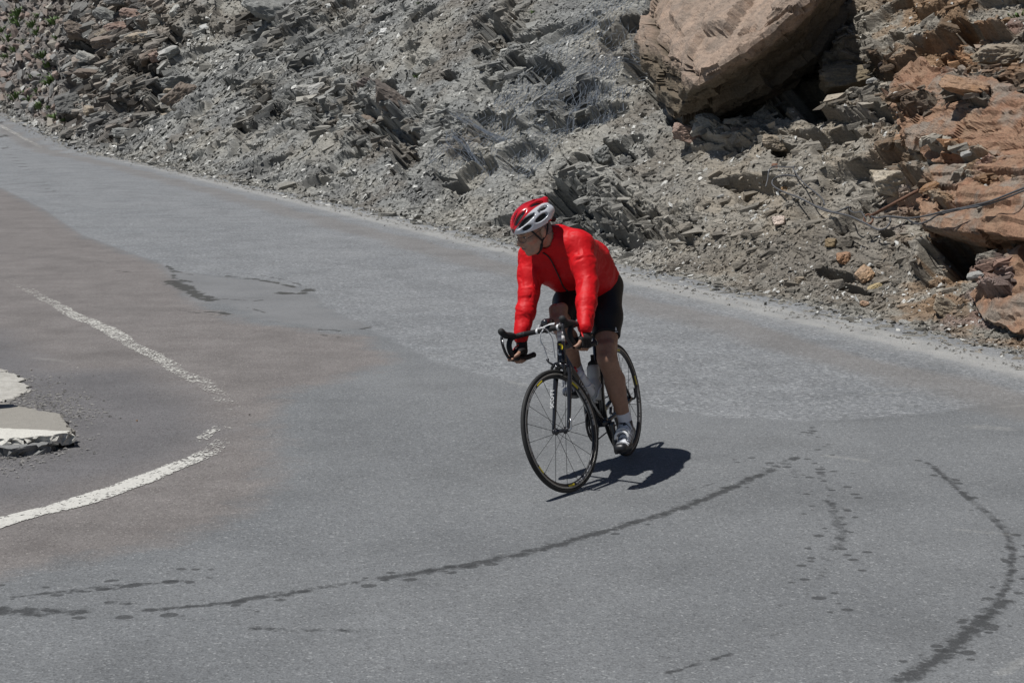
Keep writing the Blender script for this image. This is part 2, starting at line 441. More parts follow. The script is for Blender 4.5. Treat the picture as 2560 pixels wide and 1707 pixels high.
# hollows (negative) and buttresses (positive): survey x, y, half sizes, turn in degrees, metres
RELIEF = [
    # beneath the great boulder and to its left
    (1600, 130, 42, 95, 10, -.55), (1650, 215, 50, 60, 0, -.30), (1700, 300, 50, 22, 10, -.2), (1830, 275, 130, 45, -20, -.45), (2000, 215, 110, 70, -30, -.7), (1900, 120, 190, 120, -20, -.5),
    # cave under the orange slab
    (2420, 625, 112, 60, 12, -.85), (2330, 500, 26, 26, 0, -.2), (2160, 490, 60, 18, -30, -.18),
    (2195, 560, 22, 12, 0, -.15), (2245, 590, 30, 14, 0, -.15), (2100, 690, 60, 14, 10, -.16), (2130, 725, 60, 12, 10, -.16),
    (2430, 75, 65, 40, 15, -.45), (2480, 165, 60, 16, -8, -.4), (2350, 150, 40, 50, 30, -.3), (2270, 230, 40, 14, 0, -.25), (2420, 310, 40, 16, 20, -.2), (2120, 200, 70, 20, -20, -.3), (2060, 300, 80, 18, 8, -.22),
    (1960, 380, 40, 18, 10, -.3), (2400, 370, 60, 16, 15, -.2), (2240, 90, 30, 26, 10, -.25), (2480, 260, 50, 20, 30, -.25),
    # grey centre
    (1240, 90, 42, 48, 0, -.55), (1360, 185, 44, 36, 0, -.5), (1290, 160, 30, 26, 20, -.3), (1130, 195, 34, 14, 25, -.3), (1200, 130, 24, 20, 0, -.25),
    (980, 335, 85, 26, 14, -.5), (1012, 395, 34, 55, 0, -.5), (960, 300, 90, 16, 22, -.4), (790, 270, 26, 40, -20, -.4), (900, 285, 40, 12, 10, -.25), (745, 95, 40, 14, -20, -.3),
    (655, 245, 40, 26, -20, -.35), (690, 290, 34, 10, -10, -.25), (645, 60, 30, 20, 0, -.3), (830, 45, 34, 30, 20, -.3), (850, 10, 30, 20, 0, -.3), (730, 235, 30, 12, 10, -.25),
    (1385, 500, 70, 30, -20, -.4), (1440, 560, 60, 24, -20, -.3), (1620, 560, 60, 40, 25, -.35), (1560, 600, 50, 30, 20, -.3), (1450, 400, 40, 24, 0, -.35), (1530, 360, 34, 18, 10, -.25), (1300, 420, 50, 16, 25, -.2), (1400, 330, 30, 14, 0, -.2),
    (1340, 300, 50, 18, -25, -.18), (850, 430, 50, 12, 10, -.16), (1120, 450, 50, 14, 15, -.18), (1190, 400, 40, 12, 20, -.2),
    # stone pile on the left
    (205, 118, 50, 22, 5, -.9), (190, 212, 44, 26, 8, -1.0), (378, 262, 60, 24, -5, -.9), (385, 225, 20, 40, -10, -.6), (295, 68, 50, 14, 10, -.5), (425, 90, 22, 24, 0, -.6), (290, 265, 26, 26, 0, -.5), (350, 170, 40, 20, 10, -.5),
    (585, 212, 30, 14, -5, -.7), (270, 150, 30, 14, 0, -.4), (180, 300, 40, 10, 0, -.5), (275, 338, 20, 10, 0, -.35), (300, 14, 70, 8, 0, -.5),
    # ledges standing proud
    (2430, 470, 150, 110, 0, .35), (2300, 260, 60, 70, 0, .22), (2470, 285, 80, 30, 10, .2), (2510, 120, 70, 40, 0, .3), (2330, 640, 50, 60, 0, .2), (2510, 720, 70, 70, 0, .3),
    (940, 245, 90, 30, 24, .3), (900, 330, 60, 40, 0, .15), (710, 60, 80, 45, 22, .35), (1480, 470, 80, 40, 0, .2), (1250, 60, 60, 30, 0, .2), (1800, 345, 120, 30, 0, .12), (1540, 545, 90, 30, 0, .2), (1680, 590, 80, 20, 0, .1),
]
ROCKY = [(2300, 420, 190, 130), (2480, 640, 120, 120), (2050, 110, 100, 130), (1130, 330, 90, 60), (1400, 260, 100, 60), (1850, 330, 130, 40), (2420, 350, 210, 330), (2150, 200, 130, 120), (1650, 120, 90, 130), (960, 300, 150, 110), (720, 80, 130, 110), (310, 170, 150, 165), (1470, 500, 170, 110), (1270, 110, 110, 120), (790, 260, 80, 90), (2520, 720, 110, 110), (1640, 580, 120, 70), (660, 250, 80, 80)]

def blob(bx, by, px, py, rx, ry, ang, warp):
    a = rad(ang); dx, dy = bx - px, by - py
    u = (dx * math.cos(a) + dy * math.sin(a)) / rx; v = (-dx * math.sin(a) + dy * math.cos(a)) / ry
    return np.sqrt(u * u + v * v) + warp

def hill(s, t):
    B, N = hill_base(s, t)
    bx, by, bz = project(B)
    wx = 34 * fbm(s * .9, t * .9, seed=91, oct=4); wy = 26 * fbm(s * .9, t * .9, seed=95, oct=4)
    mx, my = bx + wx, by + wy
    verge = np.interp(s, [-30, 0, 12, 40, 55, 90], [.7, .65, .55, .5, .25, .25])
    up = sstep(verge + .05, verge + .9, t)
    w_wall = (1 - sstep(150, 172, mx * .4 + bx * .6 + .05 * by)) * (1 - sstep(285, 330, by - .55 * bx + 60))
    w_pile = sstep(140, 175, mx) * (1 - sstep(400, 500, mx + my * .35)) * (1 - sstep(300, 390, my))
    w_warm = sstep(1500, 2050, mx + .25 * my)
    w_ora = sstep(2080, 2330, mx - .05 * my)
    rocky = np.zeros(s.shape)
    for (px, py, rx, ry) in ROCKY:
        rocky = np.maximum(rocky, 1 - sstep(.55, 1.1, np.sqrt(((mx - px) / rx) ** 2 + ((my - py) / ry) ** 2)))
    rocky = np.clip(rocky * (.55 + .6 * sstep(-.3, .3, fbm(s * .7, t * 1.2, seed=5))), 0, 1) * up
    # bedding: drawn out along the slope, tilted one way on the left and the other on the right
    xr, yr = -.46 * s, t * .9
    band = mx + .35 * my + 60 * fbm(s * .5, t * .8, seed=33, oct=3)
    phi = np.select([band < 520, band < 800, band < 960, band < 1150, band < 1480, band < 1800, band < 2080, band < 2330], [.5, .62, .38, -.42, .12, -.38, -.15, -.32], -.2)
    al = xr * np.cos(phi) + yr * np.sin(phi) + phi * 37; ac = -xr * np.sin(phi) + yr * np.cos(phi) + phi * 53
    D = up * (.24 * fbm(s / 4.2, t / 2.6, seed=1, oct=4) + .07 * fbm(s / .9, t / .6, seed=2, oct=4))
    jag = np.zeros(s.shape); shade = np.zeros(s.shape); crev = np.zeros(s.shape)
    for k, (size, amp) in enumerate([(.75, .17), (.30, .21), (.125, .36), (.055, .50)]):
        w = [rocky, .22 + .78 * rocky, .38 + .62 * rocky, .62 + .3 * rocky][k] * ([up, up, .35 + .65 * up, .5 + .5 * up][k])
        j = .25 * vnoise(al / size * 1.7, ac / size * 1.7, seed=60 + k)
        cid, ox, oy, gap = voro(al / (size * 2.1) + j, ac / size + j, seed=20 + k)
        gxr, gyr = (cid * 7.13) % 1 - .5, (cid * 13.7) % 1 - .62
        D = D + w * size * amp * ((cid - .5) * .9 + ox * gxr * .9 + oy * gyr * 1.3)
        D = D - w * size * .22 * (1 - sstep(0, .10, gap))
        if k in (1, 2): jag = jag + (cid - .5) * (.42, .30)[k - 1]
        shade = shade + w * (((cid * 31.7) % 1) - .5) * [.35, .4, .45, .55][k]
        crev = np.maximum(crev, w * (1 - sstep(0, .07, gap)))
    # bedded blocks: irregular courses that break back at different depths
    wb = np.clip(rocky * 1.15, 0, 1)
    for k, (th_, ln_, am_) in enumerate([(.34, .95, .10), (.15, .42, .07), (.065, .22, .05)]):
        cw_ = ac / th_ + .55 * vnoise(al / ln_ * .7, ac / th_ * .3, seed=150 + k) + .15 * vnoise(al / ln_ * 4, ac / th_ * 2, seed=155 + k)
        row = np.floor(cw_); fr_ = cw_ - row
        z0 = np.zeros_like(row)
        lw = al / ln_ * (.7 + .6 * _f(_hu(row, z0, 160 + k))) + 7 * _f(_hu(row, z0, 170 + k)) + .2 * vnoise(al / ln_ * 3, ac / th_ * 2, seed=165 + k)
        blk = _f(_hu(row, np.floor(lw), 180 + k))
        D = D + wb * am_ * ((blk - .45) * (1.0 if k else .8) - .35 * (1 - sstep(0, .16, fr_)) - .15 * (1 - sstep(0, .06, lw - np.floor(lw))))
        shade = shade + wb * (((blk * 17.3) % 1) - .5) * .45
    lam = np.abs(fbm(al * 1.2, ac * 16, seed=44, oct=3))
    D = D - rocky * .045 * sstep(.0, .35, lam)
    hc_, hx_, hy_, hg_ = voro(s * .55 + .3 * vnoise(s * 1.5, t * 2, seed=301), t * 1.25 + .3 * vnoise(s * 1.5, t * 2, seed=302), seed=300)
    D = D - up * (hc_ > .62) * (.14 + .5 * (hc_ - .62)) * sstep(.06, .22, hg_ + .05 * jag)
    wp = jag + .22 * fbm(s * 2.2, t * 3, seed=77, oct=3)
    for (px, py, rx, ry, ang, dep) in RELIEF:
        q = blob(bx, by, px, py, rx, ry, ang, wp)
        D = D + dep * (1 - sstep(.8, .98, q))
    # ---- mineral colour (not light): grey schist, brown and rusty beds, pale dust
    n1 = fbm(s * .6, t * .9, seed=101, oct=5); n2 = fbm(s * 2.6, t * 4.2, seed=105, oct=4)
    def lerp(a, b, w): return a + (np.asarray(b) - a) * w[..., None]
    c = np.zeros(s.shape + (3,)) + np.array([.264, .260, .240])
    c = lerp(c, [.292, .276, .240], sstep(-.05, .45, n1) * .9)
    c = lerp(c, [.205, .207, .200], sstep(.05, .5, -n1) * .7)
    c = lerp(c, [.262, .226, .178], w_warm * (.60 + .4 * sstep(-.3, .3, n2)))
    c = lerp(c, [.235, .155, .094], w_ora * sstep(-.12, .25, n2 + .5 * n1))
    c = lerp(c, [.300, .150, .072], w_ora * rocky * sstep(.05, .3, n2 - .3 * n1) * .8)
    c = lerp(c, [.27, .17, .15], w_ora * sstep(.25, .4, fbm(s * 1.1, t * 1.8, seed=109)) * .6)
    c = lerp(c, [.225, .180, .145], w_pile * sstep(-.4, .2, n2) * .75)
    c = lerp(c, [.20, .17, .15], w_wall * .85)
    c = lerp(c, [.16, .145, .125], (bx < 1450) * rocky * sstep(.0, .5, n1 + n2) * (1 - w_ora) * .8)
    c = lerp(c, [.165, .145, .120], sstep(.08, .42, fbm(s * .45, t * .8, seed=140, oct=5)) * (1 - w_wall) * .75)
    c = lerp(c, [.150, .150, .145], sstep(.12, .45, fbm(s * .5 + 9, t * .7, seed=145, oct=5)) * (1 - w_warm) * .7)
    foot = 1 - sstep(verge - .1, verge + .35, t + .25 * n2)
    c = lerp(c, [.245, .235, .208], foot * .8)
    c = c * (1 + shade * .75)[..., None]
    c = c * (1 + .22 * fbm(al * 3, ac * 22, seed=120, oct=3) * (.35 + rocky))[..., None]
    D = D + .012 * (1 - up) * fbm(s * 9, t * 9, seed=8)
    return B + N * D[..., None], N, np.clip(c * .90, .02, .8), dict(rocky=rocky, bx=bx, by=by, up=up, wall=w_wall, pile=w_pile, warm=w_warm, ora=w_ora)

def slope_point(px, py, lift=0.0):
    s, t = on_slope(px, py)
    P, N, c, _ = hill(np.array([s]), np.array([t]))
    return Vector(P[0] + N[0] * lift), Vector(N[0]), c[0]

def s_samples():
    out = [-26.0]; s = -26.0
    while s < 100:
        e = edge(np.array([s]))[0]
        inview = -1.6 < s < 66
        if inview:
            a = project(np.array([*edge(np.array([s]))[0], 1.5]))[0]; b = project(np.array([*edge(np.array([s + .01]))[0], 1.5]))[0]
            st = .01 * 2.3 / max(1e-3, abs(float(a - b)))
            st = min(max(st, .009), .085)
        else: st = .12 if s < 0 else .35
        s += st; out.append(s)
    return np.array(out)
hs = s_samples()
tau = np.r_[np.linspace(0, .82, 470), np.linspace(.83, 1.45, 50)]
Lz = np.interp(hs, [-30, 0, 10, 25, 60, 100], [7.0, 7.2, 9.0, 11.0, 13.0, 14.0])
HS, TA = np.meshgrid(hs, tau, indexing='ij')
HT = TA * Lz[:, None]
HP, HN, HC, HA = hill(HS, HT)

def rock_material(name, tint=None):
    m, nt, b = new_mat(name)
    tc = nd(nt, 'ShaderNodeTexCoord'); P = tc.outputs['Object']
    if tint is None: base = nd(nt, 'ShaderNodeAttribute', attribute_name='mineral').outputs['Color']
    else:
        n0 = noise(nt, P, 3.1, 5, .6, .6)
        base = mixc(nt, ramp(nt, n0, [(.3, 0.), (.68, 1.)]), tint[0], tint[1])
        if len(tint) > 2: base = mixc(nt, ramp(nt, noise(nt, P, 1.7, 4, .6), [(.5, 0.), (.62, .8)]), base, tint[2])
    nf = noise(nt, P, 38, 5, .7); ng = noise(nt, P, 150, 2, .6)
    c = mixc(nt, 1.0, base, ramp(nt, nf, [(.25, .62), (.5, 1.), (.75, 1.32)]), 'MULTIPLY')
    c = mixc(nt, 1.0, c, ramp(nt, ng, [(.25, .74), (.5, 1.), (.75, 1.25)]), 'MULTIPLY')
    mp = nd(nt, 'ShaderNodeMapping'); mp.inputs['Scale'].default_value = (3, 3, 26); mp.inputs['Rotation'].default_value = (rad(18), rad(14), 0); nt.links.new(P, mp.inputs[0])
    nb = noise(nt, mp.outputs[0], 1.3, 4, .6)
    c = mixc(nt, 1.0, c, ramp(nt, nb, [(.3, .82), (.5, 1.), (.7, 1.14)]), 'MULTIPLY')
    nt.links.new(c, b.inputs['Base Color'])
    b.inputs['Roughness'].default_value = .8; b.inputs['Specular IOR Level'].default_value = .3
    bn = nd(nt, 'ShaderNodeBump'); bn.inputs['Strength'].default_value = .7; bn.inputs['Distance'].default_value = .02
    nt.links.new(mathn(nt, 'ADD', mathn(nt, 'MULTIPLY', nf, 1.0), mathn(nt, 'ADD', mathn(nt, 'MULTIPLY', nb, .7), mathn(nt, 'MULTIPLY', ng, .35))), bn.inputs['Height'])
    nt.links.new(bn.outputs[0], b.inputs['Normal'])
    return m
M_HILL = rock_material('schist_slope')
hill_me = mesh_np('hillside', HP.reshape(-1, 3), grid_faces(*HS.shape)[:, ::-1], False, None, {'mineral': HC.reshape(-1, 3)})
hillside = link('hillside', hill_me, M_HILL)
tag(hillside, 'steep slope of grey schist and rusty rock above the road', None, None, 'structure')

# ------------------------------------------------------------------ tubes
def tube(name, pts, rad_, mat, parent=None, sides=6, smooth_n=0, taper=None):
    P = np.array([p[:] for p in pts], float)
    if smooth_n: P = catmull(P, smooth_n)
    n = len(P)
    T = np.gradient(P, axis=0); T /= np.linalg.norm(T, axis=1)[:, None] + 1e-12
    up = np.array([0, 0, 1.]) if abs(T[0][2]) < .9 else np.array([1., 0, 0])
    A = np.zeros_like(P); a = np.cross(T[0], up); a /= np.linalg.norm(a)
    for i in range(n):
        a = a - T[i] * (a @ T[i]); a /= np.linalg.norm(a) + 1e-12; A[i] = a
    B = np.cross(T, A)
    th = np.arange(sides) * 2 * np.pi / sides
    R = np.full(n, rad_) if taper is None else np.asarray(taper)
    V = P[:, None] + R[:, None, None] * (np.cos(th)[None, :, None] * A[:, None] + np.sin(th)[None, :, None] * B[:, None])
    V = V.reshape(-1, 3); i = np.arange(n - 1)[:, None] * sides; j = np.arange(sides)[None]
    F = np.stack([i + j, i + (j + 1) % sides, i + sides + (j + 1) % sides, i + sides + j], -1).reshape(-1, 4)
    c0, c1 = len(V), len(V) + 1
    V = np.vstack([V, P[:1], P[-1:]]); jj = np.arange(sides)
    cap = np.vstack([np.stack([(jj + 1) % sides, jj, np.full(sides, c0), np.full(sides, c0)], -1), np.stack([(n - 1) * sides + jj, (n - 1) * sides + (jj + 1) % sides, np.full(sides, c1), np.full(sides, c1)], -1)])
    if name is None: return V, F, cap
    me = bpy.data.meshes.new(name)
    me.from_pydata(V.tolist(), [], F.tolist() + [tuple(q[:3]) for q in cap.tolist()])
    for p in me.polygons: p.use_smooth = True
    return link(name, me, mat, parent)
def join_tubes(lst):
    Vs, Fs, off = [], [], 0
    for V, F, cap in lst:
        Vs.append(V); Fs.append(F + off); off += len(V)
    return np.vstack(Vs), np.vstack(Fs)


# ------------------------------------------------------------------ rocks
def obj_rock_material(name):
    m = rock_material(name)
    nt = m.node_tree
    a = [n for n in nt.nodes if n.bl_idname == 'ShaderNodeAttribute'][0]
    oi = nd(nt, 'ShaderNodeObjectInfo')
    tc = [n for n in nt.nodes if n.bl_idname == 'ShaderNodeTexCoord'][0]
    n0 = noise(nt, tc.outputs['Object'], 2.6, 4, .6, .5)
    hs_ = nd(nt, 'ShaderNodeHueSaturation'); nt.links.new(oi.outputs['Color'], hs_.inputs['Color'])
    nt.links.new(mathn(nt, 'MULTIPLY_ADD', n0, .9, .55), hs_.inputs['Saturation'])
    nt.links.new(mathn(nt, 'MULTIPLY_ADD', n0, -.5, 1.22), hs_.inputs['Value'])
    for l in list(a.outputs['Color'].links): nt.links.new(hs_.outputs[0], l.to_socket)
    nt.nodes.remove(a)
    return m
M_STONE = obj_rock_material('weathered_stone')

def hull_pts(pts):
    bm = bmesh.new()
    for p in pts: bm.verts.new(p)
    r = bmesh.ops.convex_hull(bm, input=bm.verts)
    dead = [v for v in bm.verts if not v.link_faces]
    bmesh.ops.delete(bm, geom=dead, context='VERTS')
    return bm

def stone_mesh(seed, n=15, box=.55):
    r = random.Random(seed); pts = []
    for _ in range(n):
        v = Vector((r.gauss(0, 1), r.gauss(0, 1), r.gauss(0, 1))).normalized()
        m = max(abs(v.x), abs(v.y), abs(v.z)); v = v * (1 - box) + v / m * box
        pts.append(v * r.uniform(.82, 1.0))
    bm = hull_pts(pts)
    me = bpy.data.meshes.new('stone'); bm.to_mesh(me); bm.free()
    me.materials.append(M_STONE)
    return me
STONES = [stone_mesh(s, 12 + s % 6, .35 + .4 * ((s * 37) % 10) / 10) for s in range(16)]

_ico = {}
def ico(level):
    if level not in _ico:
        bm = bmesh.new(); bmesh.ops.create_icosphere(bm, subdivisions=level, radius=1)
        V = np.array([v.co[:] for v in bm.verts]); F = np.array([[v.index for v in f.verts] for f in bm.faces]); bm.free()
        _ico[level] = (V, F)
    return _ico[level]

def cut_rock(seed, level=4, planes=11, box=.5, rough=.05, lam=.05, scale=(1, 1, 1)):
    """a block split along planes, with bedding laminae and chipped faces"""
    r = np.random.default_rng(seed); V, F = ico(level)
    n = r.normal(size=(planes, 3)); n /= np.linalg.norm(n, axis=1)[:, None]
    n = np.vstack([n, np.array([[1, .1, .1], [-1, .15, -.1], [0, 1, .2], [.1, -1, .1], [.05, -.1, 1], [0, .1, -1]]) + r.normal(size=(6, 3)) * .18])
    n /= np.linalg.norm(n, axis=1)[:, None]
    d = np.r_[r.uniform(.82, 1.15, planes), r.uniform(.72, .92, 6)]
    c = V @ n.T
    rr = np.min(np.where(c > 1e-3, d / np.maximum(c, 1e-3), 9), axis=1)
    P = V * np.minimum(rr, 1.35)[:, None]
    sc = np.array(scale); Q = P * sc; o = seed * 3.7
    s0 = float(np.mean(sc))
    dl = fbm(Q[:, 0] / s0 * 1.1 + o, Q[:, 1] / s0 * 1.1, Q[:, 2] / s0 * 9, seed=seed, oct=3)
    df = fbm(Q[:, 0] / s0 * 4 + o, Q[:, 1] / s0 * 4, Q[:, 2] / s0 * 6, seed=seed + 9, oct=4)
    P = P * (1 + rough * df + lam * np.sign(dl) * np.abs(dl) ** .7)[:, None]
    return P * sc, F

def view_basis(P):
    f = Vector(P) - Vector(CAMP); Z = f.length; f.normalize()
    r = f.cross(Vector((0, 0, 1))).normalized(); u = r.cross(f)
    return r, u, f, Z

GREY, PALE_, DARK, BROWN, PINK, ORANGE, TAN = (.23, .23, .215), (.40, .39, .355), (.135, .133, .125), (.185, .15, .122), (.30, .215, .175), (.34, .20, .10), (.30, .25, .19)
# survey centre, half sizes, turn (degrees, anticlockwise), how far it stands out, colour, label
ROCKS = [
    (203, 85, 30, 20, -12, .5, BROWN, 'big brown block with a reddish top at the upper left of the rock pile'),
    (263, 34, 27, 13, -18, .5, GREY, 'grey wedge below the white pebble near the top of the rock pile'),
    (333, 38, 28, 13, -12, .5, PINK, 'pinkish rounded slab at the top right of the rock pile'),
    (290, 57, 35, 16, 8, .5, PINK, 'reddish long boulder lying across the upper rock pile'),
    (267, 83, 24, 13, 25, .5, TAN, 'pale tilted block tucked under the reddish long boulder'),
    (353, 94, 33, 12, 4, .6, TAN, 'flat pale slab jutting out on the right of the rock pile'),
    (279, 110, 40, 13, 8, .55, BROWN, 'long brown slab lying under the pale tilted block'),
    (225, 150, 24, 12, -25, .6, PALE_, 'light grey slab with a white top in the middle left of the rock pile'),
    (269, 139, 17, 10, 30, .5, TAN, 'small tan wedge right of the white topped slab'),
    (376, 147, 27, 14, 22, .5, BROWN, 'brown block beside a pink stone on the right of the rock pile'),
    (389, 147, 13, 13, 20, .8, PINK, 'pink stone leaning against a brown block in the rock pile'),
    (182, 195, 28, 13, 4, .6, BROWN, 'dark brown block overhanging a black hollow beside the stone wall'),
    (237, 193, 33, 10, -4, .55, BROWN, 'flat brown slab next to the block over the black hollow'),
    (429, 193, 39, 17, 12, .6, GREY, 'large grey slab sticking out on the lower right of the rock pile'),
    (456, 245, 38, 24, 42, .6, BROWN, 'large brown slab tilted steeply at the right end of the rock pile'),
    (384, 255, 36, 16, -8, .5, BROWN, 'dark brown block deep in the shade at the foot of the rock pile'),
    (339, 250, 17, 9, 6, .6, ORANGE, 'small orange brown slab at the foot of the rock pile'),
    (388, 223, 10, 18, -15, .6, PALE_, 'pale upright stone between the two large tilted slabs'),
    (420, 231, 11, 12, 10, .6, TAN, 'tan pointed stone in the gap beside the steep brown slab'),
    (183, 268, 32, 22, 15, .5, DARK, 'dark grey boulder at the foot of the stone wall'),
    (230, 283, 16, 14, 10, .35, TAN, 'round pale stone half buried next to the dark grey boulder'),
    (291, 277, 17, 18, 0, .45, DARK, 'dark angular block in the lower middle of the rock pile'),
    (417, 285, 18, 11, 8, .45, TAN, 'light tan stone below the brown blocks near the road'),
    (320, 338, 36, 13, -6, .45, GREY, 'long grey streaked rock low on the slope near the road'),
    (285, 216, 16, 25, -30, .4, GREY, 'grey streaked slab standing in the middle of the rock pile'),
    (232, 25, 7, 5, 0, .8, (.72, .71, .68), 'small white stone near the top of the rock pile'),
    (502, 61, 12, 9, 20, .7, (.5, .5, .48), 'whitish stone lying alone right of the rock pile'),
    (440, 32, 12, 18, -30, .4, PALE_, 'pale grey flake standing above the rock pile'),
    (433, 130, 17, 13, 20, .5, GREY, 'grey angular stone at the right edge of the rock pile'),
    (446, 110, 10, 10, 0, .5, DARK, 'small dark stone at the right edge of the rock pile'),
    (300, 4, 34, 9, 0, .5, DARK, 'dark slab cut by the top edge above the rock pile'),
    (520, 300, 20, 6, 18, .4, PALE_, 'bluish pale flake low on the grey scree left of centre'),
    (712, 55, 68, 26, -28, .35, GREY, 'big slanting slab of layered grey schist high on the slope'),
    (664, 120, 27, 21, -30, .4, DARK, 'dark grey block below the slanting layered slab'),
    (930, 222, 34, 17, -28, .4, (.15, .125, .115), 'dark purple brown plate at the upper end of the fallen slab'),
    (998, 270, 62, 21, -33, .5, (.155, .13, .112), 'dark reddish slab slanting down to the right in the grey centre'),
    (905, 288, 24, 10, -6, .4, BROWN, 'brown lens of rock under the dark reddish slab'),
    (1008, 398, 18, 28, 15, .35, DARK, 'dark upright block low in the grey centre'),
    (961, 81, 9, 8, 25, .9, (.7, .69, .66), 'white stone alone on the grey scree near the top'),
    (1190, 249, 8, 8, 0, .7, PALE_, 'white pebble on netted scree beside the dark slab'),
    (1252, 350, 26, 17, 20, .3, PALE_, 'light streaked slab lying in the scree above the helmet'),
    (1355, 8, 18, 13, 10, .6, PALE_, 'pale block cut by the top edge beside a green tuft'),
    (1548, 262, 23, 14, 4, .5, DARK, 'dark grey block left of the big boulder'),
    (1640, 261, 24, 16, 32, .4, PALE_, 'flat pale slab leaning at the lower left of the big boulder'),
    (1533, 356, 22, 17, 12, .45, DARK, 'dark angular block on the grey scree below the big boulder'),
    (1500, 385, 18, 18, 30, .4, GREY, 'grey split stone beside the dark angular block'),
    (1736, 356, 40, 21, -6, .5, PINK, 'pinkish flat topped slab below the big boulder'),
    (1800, 337, 29, 15, -16, .45, GREY, 'grey layered schist lump right of the pinkish slab'),
    (1870, 345, 22, 12, 0, .4, BROWN, 'brown lump right of the grey layered schist'),
    (1945, 360, 32, 21, -4, .45, TAN, 'tan block with a black hollow on its right side'),
    (2113, 172, 74, 30, 10, .3, (.22, .18, .125), 'ochre brown boulder wedged under the right end of the big boulder'),
    (2512, 146, 60, 26, 4, .2, TAN, 'grey brown ledge at the right edge with deep shade below'),
    (2305, 195, 50, 32, 22, .1, (.25, .175, .115), 'rusty brown block above the pink slab'),
    (2296, 262, 48, 28, 4, .05, (.29, .19, .15), 'pink and rust slab on the right hand outcrop'),
    (2470, 285, 62, 21, -14, -.05, (.33, .21, .135), 'smooth orange face near the right edge above the ropes'),
    (2240, 452, 57, 34, -6, .55, (.37, .32, .25), 'pale cream block beside the rusty rod'),
    (1967, 576, 14, 13, 20, .8, (.56, .46, .39), 'round whitish stone below the wire ropes'),
    (2162, 692, 20, 19, 45, .5, (.37, .25, .16), 'orange flake leaning near the foot of the slope'),
    (2114, 654, 18, 15, 15, .5, (.34, .20, .12), 'rust coloured stone in the lower scree'),
    (2163, 764, 11, 8, -10, .7, (.42, .28, .19), 'small orange stone at the edge of the gravel'),
    (2083, 615, 14, 12, 0, .6, (.24, .18, .11), 'round brown stone below the wire ropes'),
    (2140, 700, 17, 10, 30, .45, (.33, .27, .22), 'pale flat stone left of the orange flake'),
    (2185, 714, 17, 6, 25, .5, (.36, .28, .15), 'thin yellowish slab below the orange flake'),
    (2003, 705, 11, 9, 30, .6, TAN, 'tan pointed stone in the brown scree near the gravel'),
    (1963, 468, 12, 6, 4, .7, (.36, .23, .12), 'small orange flat stone under the wire loop'),
    (2370, 770, 36, 18, -20, .35, (.29, .24, .18), 'tan ledge below the cave near the road'),
]
def place_rock(i, px, py, rx, ry, ang, out, colr, label, group=None, name='rock'):
    P, N, _ = slope_point(px, py)
    r, u, f, Z = view_basis(P)
    a = rad(ang); k = Z / F_PX
    ax = r * math.cos(a) + u * math.sin(a); az = -r * math.sin(a) + u * math.cos(a); ay = f
    hx, hz = rx * k * 1.12, ry * k * 1.12
    hy = max(min(hx, hz) * 1.5, .5 * (hx + hz) * .9)
    big = max(rx, ry)
    V, F = cut_rock(100 + i, 5 if big > 28 else 4, 12, .5, .13, .035, (hx, hy, hz))
    R = Matrix((ax, ay, az)).transposed() @ Matrix.Rotation(rad(rnd.uniform(-14, 14)), 3, 'Z') @ Matrix.Rotation(rad(rnd.uniform(-12, 18)), 3, 'X')
    o = link(name, mesh_np(name, V, F, False), M_STONE)
    c = P + N * (out - .25) * min(hx, hz) * 1.2
    o.matrix_world = Matrix.Translation(c) @ R.to_4x4()
    v = rnd.uniform(.9, 1.12); o.color = (colr[0] * v, colr[1] * v, colr[2] * v, 1)
    return tag(o, label, 'rock', group)
for i, rk in enumerate(ROCKS):
    place_rock(i, *rk, group='rocks lying on and sticking out of the slope')

def depth_pt(px, py, depth):
    return Vector(CAMP + sight(px, py) * depth)
